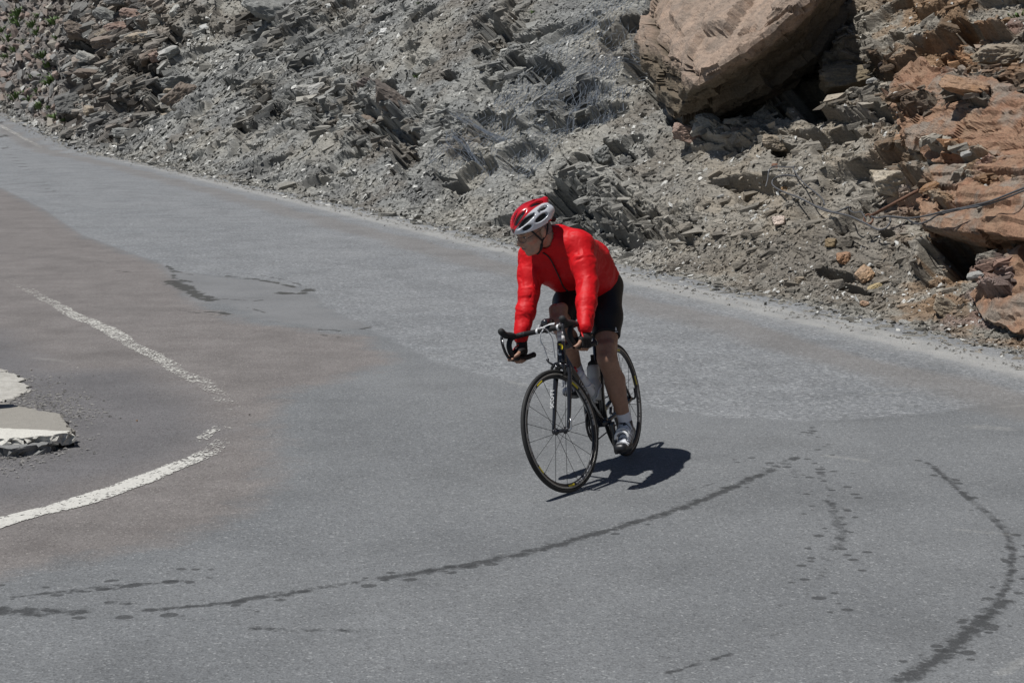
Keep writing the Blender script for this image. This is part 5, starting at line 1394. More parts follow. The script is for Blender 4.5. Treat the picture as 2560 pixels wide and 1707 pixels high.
# ------------------------------------------------------------------ the rider: one smooth field of tapered limbs, meshed by surface nets
class Field:
    def __init__(s, lo, hi, h):
        s.lo = np.array(lo, float); s.h = h
        s.n = np.ceil((np.array(hi) - s.lo) / h).astype(int) + 1
        s.f = np.full(s.n, .5, np.float32)
        s.ax = [s.lo[i] + h * np.arange(s.n[i]) for i in range(3)]
    def box(s, lo, hi):
        a = np.clip(np.floor((np.array(lo) - s.lo) / s.h).astype(int), 0, s.n); b = np.clip(np.ceil((np.array(hi) - s.lo) / s.h).astype(int) + 1, 0, s.n)
        if np.any(b <= a): return None, None
        sl = tuple(slice(a[i], b[i]) for i in range(3))
        X = np.meshgrid(*[s.ax[i][sl[i]] for i in range(3)], indexing='ij')
        return sl, np.stack(X, -1).astype(np.float32)
    def put(s, sl, d, k, op='add'):
        f = s.f[sl]
        if op == 'add':
            if k > 0:
                h = np.clip(.5 + .5 * (f - d) / k, 0, 1); s.f[sl] = f + (d - f) * h - k * h * (1 - h)
            else: s.f[sl] = np.minimum(f, d)
        else:
            h = np.clip(.5 - .5 * (f + d) / k, 0, 1); s.f[sl] = f + (-d - f) * h + k * h * (1 - h)
    def cap(s, a, b, ra, rb=None, k=.02, op='add', flat=None):
        rb = ra if rb is None else rb
        a, b = np.array(a[:], float), np.array(b[:], float); m = max(ra, rb) * 1.35 + 2.2 * k + .012
        sl, X = s.box(np.minimum(a, b) - m, np.maximum(a, b) + m)
        if sl is None: return
        ab = b - a; t = np.clip(((X - a) @ ab) / (ab @ ab + 1e-12), 0, 1)
        s.put(sl, np.linalg.norm(X - a - t[..., None] * ab, axis=-1) - (ra + (rb - ra) * t), k, op)
    def ell(s, c, R, r, k=.02, op='add'):
        """ellipsoid: centre, rows of R are its axes, radii"""
        c = np.array(c[:], float); r = np.array(r, float); R = np.array(R, float); m = np.abs(R.T * r).sum(1) + 2.2 * k + .012
        sl, X = s.box(c - m, c + m)
        if sl is None: return
        q = (X - c) @ R.T; n1 = np.linalg.norm(q / r, axis=-1); n2 = np.linalg.norm(q / (r * r), axis=-1) + 1e-9
        s.put(sl, n1 * (n1 - 1) / n2, k, op)
    def cut(s, p, n, k=.004):
        """keep the side the normal points away from"""
        n = np.array(n[:], float); n /= np.linalg.norm(n); sl = tuple(slice(0, v) for v in s.n)
        d = sum(n[i] * (s.ax[i].reshape([-1 if j == i else 1 for j in range(3)]) - p[i]) for i in range(3)).astype(np.float32)
        s.f = np.maximum(s.f, d)
    def sample(s, P):
        q = (np.asarray(P) - s.lo) / s.h; i = np.clip(np.round(q).astype(int), 0, s.n - 1)
        return s.f[i[..., 0], i[..., 1], i[..., 2]]
    def mesh(s):
        f = s.f; g = f < 0
        c = [g[a:g.shape[0] - 1 + a, b:g.shape[1] - 1 + b, d:g.shape[2] - 1 + d] for a in (0, 1) for b in (0, 1) for d in (0, 1)]
        allc = np.logical_and.reduce(c); anyc = np.logical_or.reduce(c); cell = anyc & ~allc
        idx = np.argwhere(cell); vid = np.full(cell.shape, -1, np.int32); vid[cell] = np.arange(len(idx))
        acc = np.zeros((len(idx), 3)); cnt = np.zeros(len(idx))
        for ax in range(3):
            o = [i for i in range(3) if i != ax]
            for u in (0, 1):
                for v in (0, 1):
                    p = idx.copy(); p[:, o[0]] += u; p[:, o[1]] += v; q = p.copy(); q[:, ax] += 1
                    a = f[p[:, 0], p[:, 1], p[:, 2]]; b = f[q[:, 0], q[:, 1], q[:, 2]]; m = (a < 0) != (b < 0)
                    t = np.where(m, a / np.where(m, a - b, 1), 0); pt = p.astype(float); pt[:, ax] += t
                    acc[m] += pt[m]; cnt[m] += 1
        V = s.lo + acc / np.maximum(cnt, 1)[:, None] * s.h
        Fs = []
        for ax in range(3):
            o = [i for i in range(3) if i != ax]
            sl0 = [slice(None)] * 3; sl1 = [slice(None)] * 3; sl0[ax] = slice(0, -1); sl1[ax] = slice(1, None)
            e = g[tuple(sl0)] != g[tuple(sl1)]; sg = g[tuple(sl0)]
            p = np.argwhere(e); ok = (p[:, o[0]] > 0) & (p[:, o[1]] > 0) & (p[:, o[0]] < cell.shape[o[0]]) & (p[:, o[1]] < cell.shape[o[1]]); p = p[ok]
            def vi(u, v):
                q = p.copy(); q[:, o[0]] -= u; q[:, o[1]] -= v; return vid[q[:, 0], q[:, 1], q[:, 2]]
            Q = np.stack([vi(1, 1), vi(0, 1), vi(0, 0), vi(1, 0)], -1)
            flip = sg[p[:, 0], p[:, 1], p[:, 2]]
            if ax == 1: flip = ~flip
            Q[~flip] = Q[~flip][:, ::-1]; Fs.append(Q)
        F = np.vstack(Fs); F = F[(F >= 0).all(1)]
        return V, F

def relax(V, F, it=1, w=.5):
    for _ in range(it):
        A = np.zeros_like(V); n = np.zeros(len(V))
        for i in range(4):
            for j in (1, 3):
                np.add.at(A, F[:, i], V[F[:, (i + j) % 4]]); np.add.at(n, F[:, i], 1)
        V = V + w * (A / np.maximum(n, 1)[:, None] - V)
    return V
def vnormals(V, F):
    a = V[F[:, 2]] - V[F[:, 0]]; b = V[F[:, 3]] - V[F[:, 1]]; fn = np.cross(a, b); N = np.zeros_like(V)
    for i in range(4): np.add.at(N, F[:, i], fn)
    return N / (np.linalg.norm(N, axis=1)[:, None] + 1e-12)

vec = lambda *a: Vector(a)
J = {}
for sd, nm in ((1, 'L'), (-1, 'R')): J['hip' + nm] = vec(.185, sd * .088, 1.03)
J['shL'], J['shR'] = unp(1450, 612, (.585, .185, 1.31)), unp(1331, 640, (.585, -.185, 1.31))
J['neck'] = unp(1388, 597, (.62, 0, 1.37))
J['elL'], J['elR'] = unp(1469, 712, (.70, .235, 1.09)), unp(1322, 733, (.70, -.235, 1.10))
HL, HR = st(BC + vec(.030, .214, -.112)), st(BC + vec(.030, -.214, -.112))     # where the drops are held
J['wrL'], J['wrR'] = unp(1463, 812, tuple(HL + vec(-.055, .01, .045))), unp(1303, 838, tuple(HR + vec(-.055, -.01, .045)))
J['knL'], J['anL'] = unp(1519, 898, (.46, .115, .66)), unp(1564, 1056, (.33, .12, .24))
J['knR'], J['anR'] = unp(1401, 806, (.60, -.105, .91)), vec(.325, -.12, .565)
BALL_L, BALL_R = PEDL + vec(.0, -.005, .024), PEDR + vec(.0, .005, .024)
HEAD = unp(1332, 574, (.745, -.05, 1.45))

# the head's own axes: it looks down to the inside of the bend
fw_w = Vector((-.74, -.46, -.49)).normalized(); hf = (BMi.to_3x3() @ fw_w).normalized()
up0 = (BMi.to_3x3() @ Vector((-.05, -.1, 1))).normalized(); hu = (up0 - hf * up0.dot(hf)).normalized(); hl = hu.cross(hf)
HR3 = np.array([hf[:], hl[:], hu[:]])                      # rows: forward, left, up
hp = lambda x, y, z: HEAD + hf * x + hl * y + hu * z

def leg_chain(F_, nm, grow=0.0, k=.03):
    h, kn, an = J['hip' + nm], J['kn' + nm], J['an' + nm]
    m = h.lerp(kn, .45) + vec(.008, 0, .01)
    F_.cap(h, m, .090 + grow, .082 + grow, k); F_.cap(m, kn, .084 + grow, .057 + grow, k)
def lower_leg(F_, nm, k=.02):
    kn, an = J['kn' + nm], J['an' + nm]; d = (an - kn)
    F_.cap(kn + vec(.012, 0, .005), kn + d * .08, .054, .051, k)
    F_.cap(kn + vec(.0, .022, .075), kn + vec(.022, .026, .03), .036, .026, .015); F_.cap(kn + vec(.0, -.022, .075), kn + vec(.022, -.026, .03), .034, .024, .015)
    F_.cap(kn + vec(.022, 0, .012), kn + vec(.024, 0, -.012), .027, .025, .014)                        # knee cap
    back = vec(-1, 0, 0) - d.normalized() * vec(-1, 0, 0).dot(d.normalized()); back.normalize()
    side = d.normalized().cross(back); sgn = 1 if nm == 'L' else -1
    F_.cap(kn, kn + d * .5, .051, .047, k); F_.cap(kn + d * .5, an, .047, .035, k)
    F_.cap(kn + d * .14 + back * .018, kn + d * .36 + back * .026, .043, .052, .025); F_.cap(kn + d * .36 + back * .026, kn + d * .74 + back * .004, .052, .029, .025)
def foot(F_, nm, grow=0.0, k=.012):
    an = J['an' + nm]; b = BALL_L if nm == 'L' else BALL_R
    f = (b - an); f.z = 0; f.normalize(); dwn = vec(0, 0, -1)
    heel = an + f * -.038 + dwn * .055; toe = b + f * .072 + vec(0, 0, .006 if nm == 'L' else .012)
    F_.cap(an + vec(0, 0, .01), an + f * .02 + dwn * .045, .037 + grow, .040 + grow, k); F_.cap(heel, an + f * .02 + dwn * .05, .034 + grow, .038 + grow, k)
    F_.cap(an + f * .02 + dwn * .045, b + vec(0, 0, .012), .040 + grow, .036 + grow, k); F_.cap(heel + dwn * .01, b, .030 + grow, .038 + grow, k)
    lat = f.cross(vec(0, 0, 1)) * .014
    for s_ in (-1, 1): F_.cap(b + lat * s_, toe + lat * s_ * .8, .031 + grow, .024 + grow, k)
    return f, heel, toe

def hand(F_, H, W, sd, grow=0.0, only_palm=False):
    """fist closed round the drop at H, wrist at W; sd=+1 left"""
    bar_d = (st(BC + vec(.06, sd * .213, -.113)) - st(BC + vec(-.02, sd * .2135, -.130))).normalized()    # along the bar, forward
    out = (H - W); out = (out - bar_d * out.dot(bar_d))
    inw = (st(vec(0, -sd, 0)) - st(vec(0, 0, 0))).normalized()                                             # towards the stem
    upv = inw.cross(bar_d) * (1 if inw.cross(bar_d).z > 0 else -1)
    kn_c = H - inw * .020 + upv * .020                                                                     # knuckles outside and above the bar
    heel = H + upv * .030 - bar_d * .038 - inw * .006
    F_.cap(W, heel, .027 + grow, .028 + grow, .02)
    for i in range(4):
        o = bar_d * (.030 - .020 * i); L = (.030, .033, .031, .025)[i]; r = (.0100, .0104, .0100, .0088)[i] + grow
        k0 = kn_c + o - inw * .008
        F_.cap(heel - inw * .006 + bar_d * (.012 - .008 * i), k0, .016 + grow, .013 + grow, .012)
        a1 = H + o - inw * (.030) - upv * .014; a2 = H + o - inw * .012 - upv * (.030); a3 = H + o + inw * .014 - upv * .024
        if i == 0 and not only_palm: a1, a2, a3 = H + o * 1.3 - inw * .026 - upv * .008 + bar_d * .018, H + o * 1.6 - inw * .012 - upv * .022 + bar_d * .03, H + o * 1.6 + inw * .010 - upv * .02 + bar_d * .026
        F_.cap(k0, a1, r * 1.12, r, .004)
        if only_palm: continue
        F_.cap(a1, a2, r, r * .92, .003); F_.cap(a2, a3, r * .92, r * .8, .003)
    t0 = heel + inw * .012 + bar_d * .012; t1 = H + inw * .024 + upv * .022 + bar_d * .018; t2 = H + inw * .024 + upv * .004 + bar_d * .042; t3 = H + inw * .014 - upv * .006 + bar_d * .060
    F_.cap(t0, t1, .015 + grow, .0125 + grow, .008)
    if not only_palm: F_.cap(t1, t2, .0118, .0108, .004); F_.cap(t2, t3, .0108, .0088, .004)

# ---- skin
bd_lo, bd_hi = (.05, -.40, .03), (1.05, .42, 1.66)
Bf = Field(bd_lo, bd_hi, .0045)
pel = vec(.165, 0, 1.04); mid = vec(.34, 0, 1.19); chest = (J['shL'] + J['shR']) * .5 + vec(-.06, 0, -.035)
for s_ in (-1, 1):
    o = vec(0, .06 * s_, 0)
    Bf.cap(pel + o, mid + o, .095, .09, .05); Bf.cap(mid + o, chest + o * 1.3, .09, .098, .05)
for nm in 'LR':
    Bf.cap(chest + (J['sh' + nm] - chest) * .5, J['sh' + nm], .07, .052, .04)
    Bf.cap(J['sh' + nm], J['el' + nm], .047, .038, .03); Bf.cap(J['el' + nm], J['wr' + nm], .038, .027, .02)
    leg_chain(Bf, nm, -.006); lower_leg(Bf, nm)
    an = J['an' + nm]; foot(Bf, nm, -.010)
Bf.cap(chest + vec(.05, 0, .05), J['neck'], .075, .062, .04)
Bf.cap(J['neck'], hp(-.022, 0, -.055), .060, .056, .03)
hand(Bf, HL, J['wrL'], 1); hand(Bf, HR, J['wrR'], -1)
# head
E_ax = lambda: HR3
Bf.ell(hp(-.008, 0, .035), HR3, (.098, .076, .092), .01)
Bf.ell(hp(.030, 0, -.045), HR3, (.066, .060, .072), .03)
Bf.ell(hp(.052, 0, -.085), HR3, (.040, .040, .034), .02)
Bf.cap(hp(.078, 0, -.103), hp(.074, 0, -.098), .019, .021, .015)
for s_ in (-1, 1):
    Bf.cap(hp(-.005, .056 * s_, -.050), hp(.060, .030 * s_, -.095), .020, .018, .02)                 # jaw line
    Bf.ell(hp(.056, .047 * s_, -.020), HR3, (.028, .022, .020), .015)                                # cheek bone
    Bf.cap(hp(.083, .014 * s_, .027), hp(.070, .050 * s_, .026), .011, .010, .010)                   # brow
    Bf.ell(hp(-.012, .079 * s_, -.012), np.array([[.96, .0, .28], [0, 1, 0], [-.28, 0, .96]]) @ HR3, (.019, .009, .032), .006)     # ear
    Bf.ell(hp(.096, .032 * s_, .006), HR3, (.017, .016, .010), .010, 'sub')
    Bf.ell(hp(.074, .032 * s_, .006), HR3, (.014, .014, .012), .003)
Bf.cap(hp(.088, 0, .012), hp(.112, 0, -.022), .009, .013, .010)
Bf.cap(hp(.113, 0, -.027), hp(.108, 0, -.031), .0125, .0125, .006)
for s_ in (-1, 1): Bf.cap(hp(.098, .011 * s_, -.031), hp(.094, .012 * s_, -.033), .009, .009, .006)
Bf.ell(hp(.078, 0, -.058), HR3, (.024, .034, .024), .012)
Bf.cap(hp(.098, -.022, -.054), hp(.098, .022, -.054), .0065, .0065, .006); Bf.cap(hp(.096, -.018, -.068), hp(.096, .018, -.068), .007, .007, .006)
Bf.cap(hp(.106, -.024, -.0605), hp(.106, .024, -.0605), .0045, .0045, .004, 'sub')
sv_, sf_ = Bf.mesh(); sv_ = relax(sv_, sf_, 1, .35)
def skin_cols(V):
    c = np.zeros((len(V), 3)) + np.array([.36, .215, .150])
    hd = (V - np.array(HEAD[:])) @ HR3.T; n = fbm(V[:, 0] * 22, V[:, 1] * 22, V[:, 2] * 22, seed=4, oct=3)
    c = c * (1 + .10 * n)[:, None]
    head = np.linalg.norm(hd - [0, 0, -.02], axis=1) < .16
    def spot(p, r, col, w=1.0):
        q = np.linalg.norm((hd - np.array(p)) / np.array(r), axis=1); m = (1 - sstep(.7, 1.1, q)) * w * head
        c[:] = c + (np.array(col) - c) * m[:, None]
    spot((.095, 0, -.061), (.02, .027, .0115), (.30, .11, .09)); spot((.104, 0, -.0605), (.014, .027, .0055), (.05, .02, .02))
    spot((.10, 0, -.03), (.03, .02, .016), (.42, .19, .14), .6)
    for s_ in (-1, 1):
        spot((.06, .045 * s_, -.03), (.03, .026, .024), (.42, .20, .15), .5); spot((.088, .032 * s_, .006), (.012, .013, .006), (.55, .52, .48)); spot((.09, .033 * s_, .012), (.02, .020, .0045), (.10, .06, .045), .9); spot((.088, .031 * s_, .005), (.014, .008, .0065), (.03, .022, .018))
        spot((.088, .030 * s_, .030), (.018, .025, .0065), (.09, .065, .05), .95)
    spot((.09, 0, -.088), (.05, .05, .03), (.27, .18, .14), .45)                                     # stubble
    leg = V[:, 2] < .98
    c[leg & (V[:, 2] > .10) & ~head] *= np.array([.84, .76, .72])
    c[head] *= 1.22
    return np.clip(c, .01, .8)
M_SKIN, nt, b = new_mat('skin')
a = nd(nt, 'ShaderNodeAttribute', attribute_name='tone'); tc = nd(nt, 'ShaderNodeTexCoord')
nt.links.new(mixc(nt, 1., a.outputs['Color'], ramp(nt, noise(nt, tc.outputs['Object'], 60, 4), [(.3, .88), (.7, 1.1)]), 'MULTIPLY'), b.inputs['Base Color'])
b.inputs['Roughness'].default_value = .5; b.inputs['Subsurface Weight'].default_value = .08; b.inputs['Subsurface Radius'].default_value = (.01, .004, .002)
person = link('person', mesh_np('person', sv_, sf_, True, None, {'tone': skin_cols(sv_)}), M_SKIN)
person.matrix_world = BM
tag(person, 'man in a red jacket and helmet riding a black racing bicycle, looking into the bend', 'person')

# ---- red jacket
def cloth_material(name, col, col2, wr=0.25, scale=16, rough=.55):
    m, nt, b = new_mat(name)
    tc = nd(nt, 'ShaderNodeTexCoord'); P = tc.outputs['Object']
    n = noise(nt, P, scale, 4, .55, .4); w = noise(nt, P, 420, 2)
    nt.links.new(mixc(nt, n, col, col2), b.inputs['Base Color']); b.inputs['Roughness'].default_value = rough; b.inputs['Specular IOR Level'].default_value = .25
    bn = nd(nt, 'ShaderNodeBump'); bn.inputs['Strength'].default_value = wr; bn.inputs['Distance'].default_value = .006
    nt.links.new(mathn(nt, 'ADD', noise(nt, P, scale * 2.2, 3, .5, 1.2), mathn(nt, 'MULTIPLY', w, .06)), bn.inputs['Height']); nt.links.new(bn.outputs[0], b.inputs['Normal'])
    return m
M_RED_J = cloth_material('red_windproof', (.52, .004, .008), (.60, .006, .010), .22)
M_SHORT = cloth_material('black_lycra', (.010, .010, .011), (.016, .016, .017), .12, 30, .5)
Jf = Field((.0, -.42, .80), (.98, .44, 1.56), .0055)
hemc = vec(.175, 0, 1.045); spine = (chest - hemc).normalized()
bell = vec(.33, 0, 1.115)
for s_ in (-1, 1):
    o = vec(0, .070 * s_, 0)
    Jf.cap(hemc - spine * .06 + o, mid + o, .108, .112, .05); Jf.cap(mid + o, chest + o * 1.35, .112, .120, .05)
    Jf.cap(hemc + vec(.06, 0, -.035) + o * .7, bell + o, .085, .100, .05)
    Jf.cap(bell + o, chest + vec(.0, 0, -.05) + o, .100, .105, .05)
for nm in 'LR':
    sd = 1 if nm == 'L' else -1
    Jf.cap(chest + (J['sh' + nm] - chest) * .45, J['sh' + nm] + vec(0, -sd * .012, .0), .098, .076, .05)
    Jf.cap(J['sh' + nm], J['sh' + nm].lerp(J['el' + nm], .5), .074, .068, .03); Jf.cap(J['sh' + nm].lerp(J['el' + nm], .5), J['el' + nm], .068, .056, .025)
    Jf.cap(J['el' + nm], J['el' + nm].lerp(J['wr' + nm], .45), .056, .053, .02); Jf.cap(J['el' + nm].lerp(J['wr' + nm], .45), J['wr' + nm].lerp(J['el' + nm], -.06), .053, .039, .02)
    Jf.cap(J['sh' + nm] * .72 + J['neck'] * .28, J['neck'] + vec(-.02, 0, -.02), .074, .080, .04)
Jf.cap(chest + vec(.03, 0, .03), J['neck'] + vec(0, 0, -.01), .098, .080, .04)
nk = (hp(-.022, 0, -.055) - J['neck']).normalized()
Jf.cap(J['neck'], J['neck'] + nk * .035, .077, .074, .012)
Jf.cap(J['neck'] + nk * .02, J['neck'] + nk * .14, .063, .063, .005, 'sub')
hem_n = -(spine * .9 + vec(.10, 0, .30)).normalized()
Jf.cut(hemc + spine * .005, hem_n)
for nm in 'LR':
    d = (J['wr' + nm] - J['el' + nm]).normalized()
jv, jf = Jf.mesh(); jv = relax(jv, jf, 2, .5); jn = vnormals(jv, jf)
# folds: across the sleeves, slack round the waist, drawn lines from the armpits
disp = np.zeros(len(jv))
for nm in 'LR':
    for a, b_, fr_, amp in ((J['sh' + nm], J['el' + nm], 34, .0048), (J['el' + nm], J['wr' + nm], 42, .0044)):
        A = np.array(a[:]); D = np.array((b_ - a)[:]); L = np.linalg.norm(D); D = D / L
        t = (jv - A) @ D; rv = jv - A - t[:, None] * D; rr = np.linalg.norm(rv, axis=1)
        w = sstep(-.06, .03, t) * (1 - sstep(L - .01, L + .05, t)) * (1 - sstep(.085, .115, rr))
        wv_ = fbm(jv[:, 0] * 9, jv[:, 1] * 9, jv[:, 2] * 9, seed=63, oct=2)
        ph = t * fr_ * .62 + 26 * rv[:, 0] + 17 * rv[:, 1] * (1 if nm == 'L' else -1) + 2.6 * wv_; amp = amp * (.45 + 1.1 * sstep(-.25, .35, fbm(jv[:, 0] * 13, jv[:, 1] * 13, jv[:, 2] * 13, seed=66, oct=2)))
        nz = fbm(ph * .75, rv[:, 1] * 7 + 3, rv[:, 2] * 4 + rv[:, 0] * 7, seed=31 if nm == 'L' else 37, oct=4)
        disp = disp + w * amp * ((1 - np.abs(nz) * 3.6).clip(-.55, 1))
sp = (jv - np.array(hemc[:])) @ np.array(spine[:])
wt = 1 - sstep(0, .004, np.abs(disp))
nz = fbm(jv[:, 0] * 9 + jv[:, 2] * 7, jv[:, 1] * 7, jv[:, 2] * 12 - jv[:, 0] * 9, seed=51, oct=4)
disp = disp + wt * .0040 * ((1 - np.abs(nz) * 3.4).clip(-.6, 1)) * sstep(-.02, .06, sp)
hemw = np.exp(-((sp - .02) / .022) ** 2) * wt
disp = disp - .010 * hemw + .004 * hemw * np.sign(np.sin(jv[:, 1] * 150))
jv2 = relax(jv + jn * disp[:, None], jf, 1, .25)
jacket = link('jacket', mesh_np('jacket', jv2, jf, True), M_RED_J, person)
# zip down the front
def on_jacket(p, d, f=Jf, lift=.006):
    ts = np.arange(0, .32, .002); q = np.array(p[:]) + ts[:, None] * np.array(d[:]); v = f.sample(q)
    i = np.flatnonzero(v > 0); return Vector(q[i[0] if len(i) else -1]) + d * lift
front = (vec(.62, 0, -.78)).normalized()
zp = []
for s_, tgt in zip(np.linspace(0, 1, 12), [(1357, 632), (1367, 638), (1376, 648), (1384, 663), (1392, 680), (1400, 697), (1406, 712), (1413, 722), (1422, 730), (1430, 737), (1437, 743), (1441, 748)]):
    c = (J['neck'] + vec(.04, 0, -.02)).lerp(hemc + vec(.05, 0, -.02), s_)
    # sight line towards the camera through the surveyed point: walk in from the camera until the cloth is met
    w0 = unp(tgt[0], tgt[1], tuple(c)); camd = (BMi @ Vector(CAMP) - w0).normalized()
    ts = np.arange(.45, -.45, -.002); q = np.array(w0[:]) + ts[:, None] * np.array(camd[:]); v = Jf.sample(q); i = np.flatnonzero(v < 0)
    if len(i): zp.append(Vector(q[i[0]]) + camd * .010)
if len(zp) > 3: tube('zip', zp, .0042, M_RUB, jacket, 6, 4)

# ---- shorts
Sf = Field((.0, -.26, .60), (.75, .26, 1.20), .005)
for s_ in (-1, 1):
    Sf.cap(pel + vec(-.0, .055 * s_, -.01), vec(.30, .055 * s_, 1.13), .105, .095, .05)
    Sf.cap(pel + vec(-.045, .055 * s_, -.015), pel + vec(.03, .06 * s_, -.02), .092, .10, .04)
leg_chain(Sf, 'L', .007, .04); leg_chain(Sf, 'R', .007, .04)
for nm, t_ in (('L', .70), ('R', .93)):
    h, kn = J['hip' + nm], J['kn' + nm]; d = (kn - h).normalized(); c0 = h.lerp(kn, t_)
    # trim only this leg
    X, Y, Zg = np.meshgrid(*Sf.ax, indexing='ij'); sidem = (Y > 0) if nm == 'L' else (Y < 0)
    dd = ((X - c0.x) * d.x + (Y - c0.y) * d.y + (Zg - c0.z) * d.z).astype(np.float32); Sf.f = np.where(sidem, np.maximum(Sf.f, dd), Sf.f)
Sf.cut(vec(.30, 0, 1.14), vec(.35, 0, .9))
v_, f_ = Sf.mesh(); v_ = relax(v_, f_, 1, .5)
shorts = link('shorts', mesh_np('shorts', v_, f_, True), M_SHORT, person)
lp = unp(1541, 826, tuple(J['hipL'].lerp(J['knL'], .62) + vec(.04, .06, 0)))
camd = (BMi @ Vector(CAMP) - lp).normalized(); ts = np.arange(.25, -.25, -.001); q = np.array(lp[:]) + ts[:, None] * np.array(camd[:]); i = np.flatnonzero(Sf.sample(q) < 0)
if len(i):
    lp = Vector(q[i[0]]) + camd * .004; rx_ = camd.cross(vec(0, 0, 1)).normalized() * -1; uy_ = vec(0, 0, 1)
    mk = lambda pts: [(lp + rx_ * x + uy_ * z)[:] for x, z in pts]
    me = bpy.data.meshes.new('print'); me.from_pydata(mk([(-.006, .0), (.004, .0), (.002, .018), (-.004, .018)]) + mk([(-.010, -.010), (.008, -.010), (.008, -.006), (-.010, -.006)]), [], [(0, 1, 2, 3), (4, 5, 6, 7)])
    link('print', me, M_LBL, shorts)

# ---- gloves, socks, shoes
M_GLOVE = cloth_material('black_mesh_glove', (.012, .011, .011), (.022, .018, .018), .3, 60, .7)
M_SOCK = cloth_material('white_sock', (.62, .62, .68), (.70, .70, .74), .3, 80, .9)
for nm, H, sd in (('L', HL, 1), ('R', HR, -1)):
    lo = np.minimum(np.array(H[:]), np.array(J['wr' + nm][:])) - .10; hi = np.maximum(np.array(H[:]), np.array(J['wr' + nm][:])) + .10
    G = Field(lo, hi, .0035); hand(G, H, J['wr' + nm], sd, .0035, True)
    d = (J['wr' + nm] - H).normalized(); G.cut(J['wr' + nm] + d * .012, d)
    v_, f_ = G.mesh(); gl = link('glove', mesh_np('glove', relax(v_, f_, 1, .4), f_, True), M_GLOVE, person)
    inw = (st(vec(0, -sd, 0)) - st(vec(0, 0, 0))).normalized()
    pts = [H + vec(.02, 0, .034) - inw * .03, H + vec(.0, 0, .052) - inw * .018, H + vec(-.03, 0, .062) + inw * .0]
    tube('trim', pts, .0045, M_RED, gl, 6, 5)
def shoe_material():
    m, nt, b = new_mat('white_black_shoe')
    tc = nd(nt, 'ShaderNodeTexCoord'); a = nd(nt, 'ShaderNodeAttribute', attribute_name='along'); h = nd(nt, 'ShaderNodeAttribute', attribute_name='high')
    w = mathn(nt, 'FRACT', mathn(nt, 'ADD', mathn(nt, 'MULTIPLY', a.outputs['Fac'], 42.), mathn(nt, 'MULTIPLY', noise(nt, tc.outputs['Object'], 35, 2), 1.5)))
    stripe = ramp(nt, w, [(.30, 0.), (.36, 1.)])
    c = mixc(nt, stripe, (.015, .015, .02), (.62, .63, .66))
    c = mixc(nt, ramp(nt, h.outputs['Fac'], [(.36, 1.), (.42, 0.)]), c, (.014, .014, .016))
    c = mixc(nt, ramp(nt, a.outputs['Fac'], [(.06, 1.), (.075, 0.), (.185, 0.), (.20, 1.)]), c, (.014, .014, .016))
    nt.links.new(c, b.inputs['Base Color']); b.inputs['Roughness'].default_value = .4
    return m
M_SHOE = shoe_material()
for nm in 'LR':
    an = J['an' + nm]; b = BALL_L if nm == 'L' else BALL_R
    Q = Field(np.array(an[:]) - (.16, .12, .24), np.array(an[:]) + (.30, .12, .14), .004)
    f, heel, toe = foot(Q, nm, .0035); Q.cut(an + vec(0, 0, .012), vec(-.35, 0, 1))
    v_, f_ = Q.mesh(); v_ = relax(v_, f_, 1, .5)
    al = (v_ - np.array(heel[:])) @ np.array(f[:]); axd = (toe - heel); zl = v_[:, 2] - (heel.z + axd.z * (al / max(.05, axd.dot(f)))); zl = (zl + .04) / .10
    sh = link('shoe', mesh_np('shoe', v_, f_, True, {'along': al, 'high': zl}), M_SHOE, person)
    lat = f.cross(vec(0, 0, 1))
    for j_, (aa, mt) in enumerate(((.075, M_LBL), (.125, M_WHT), (.155, M_WHT))):
        c = heel + f * aa + vec(0, 0, .066 - .14 * (aa - .07) + (b.z - heel.z) * (aa / .2) * .75)
        tube('strap', [c + lat * .040 + vec(0, 0, -.032), c + lat * .030 + vec(0, 0, -.002), c + vec(0, 0, .010), c - lat * .030 + vec(0, 0, -.002), c - lat * .040 + vec(0, 0, -.032)], .0075, mt, sh, 6, 3)
    K = Field(np.array(an[:]) - .12, np.array(an[:]) + .16, .004)
    d = (J['kn' + nm] - an).normalized(); K.cap(an - d * .03, an + d * .085, .040, .0395, .01); K.cut(an + d * .072, d)
    v_, f_ = K.mesh(); link('sock', mesh_np('sock', v_, f_, True), M_SOCK, person)

# ---- helmet
M_HRED = plain('helmet_red', (.50, .008, .015), .18, 0, .6, .1, 20, 0, .8)
def helmet_material():
    m, nt, b = new_mat('helmet_shell')
    a = nd(nt, 'ShaderNodeAttribute', attribute_name='tone'); nt.links.new(a.outputs['Color'], b.inputs['Base Color'])
    b.inputs['Roughness'].default_value = .2; b.inputs['Coat Weight'].default_value = .8; b.inputs['Coat Roughness'].default_value = .08
    return m
M_HELM = helmet_material()
hm = np.array(HEAD[:])
Hf = Field((-.19, -.13, -.09), (.17, .13, .20), .003)
I3 = np.eye(3); hc = vec(-.012, 0, .045)
Hf.ell(hc, I3, (.136, .100, .114), .001)
Hf.cap(vec(-.10, 0, .095), vec(-.150, 0, .105), .045, .022, .03)
for s_ in (-1, 1): Hf.cap(vec(-.09, .045 * s_, .06), vec(-.135, .035 * s_, .055), .045, .028, .03)
def on_shell(th, la, k=1.0):
    """th: 0 front .. pi back, la: sideways angle"""
    return hc + vec(.136 * math.cos(th) * k, .100 * math.sin(la) * math.sin(th) * k, .114 * math.cos(la) * math.sin(th) * k)
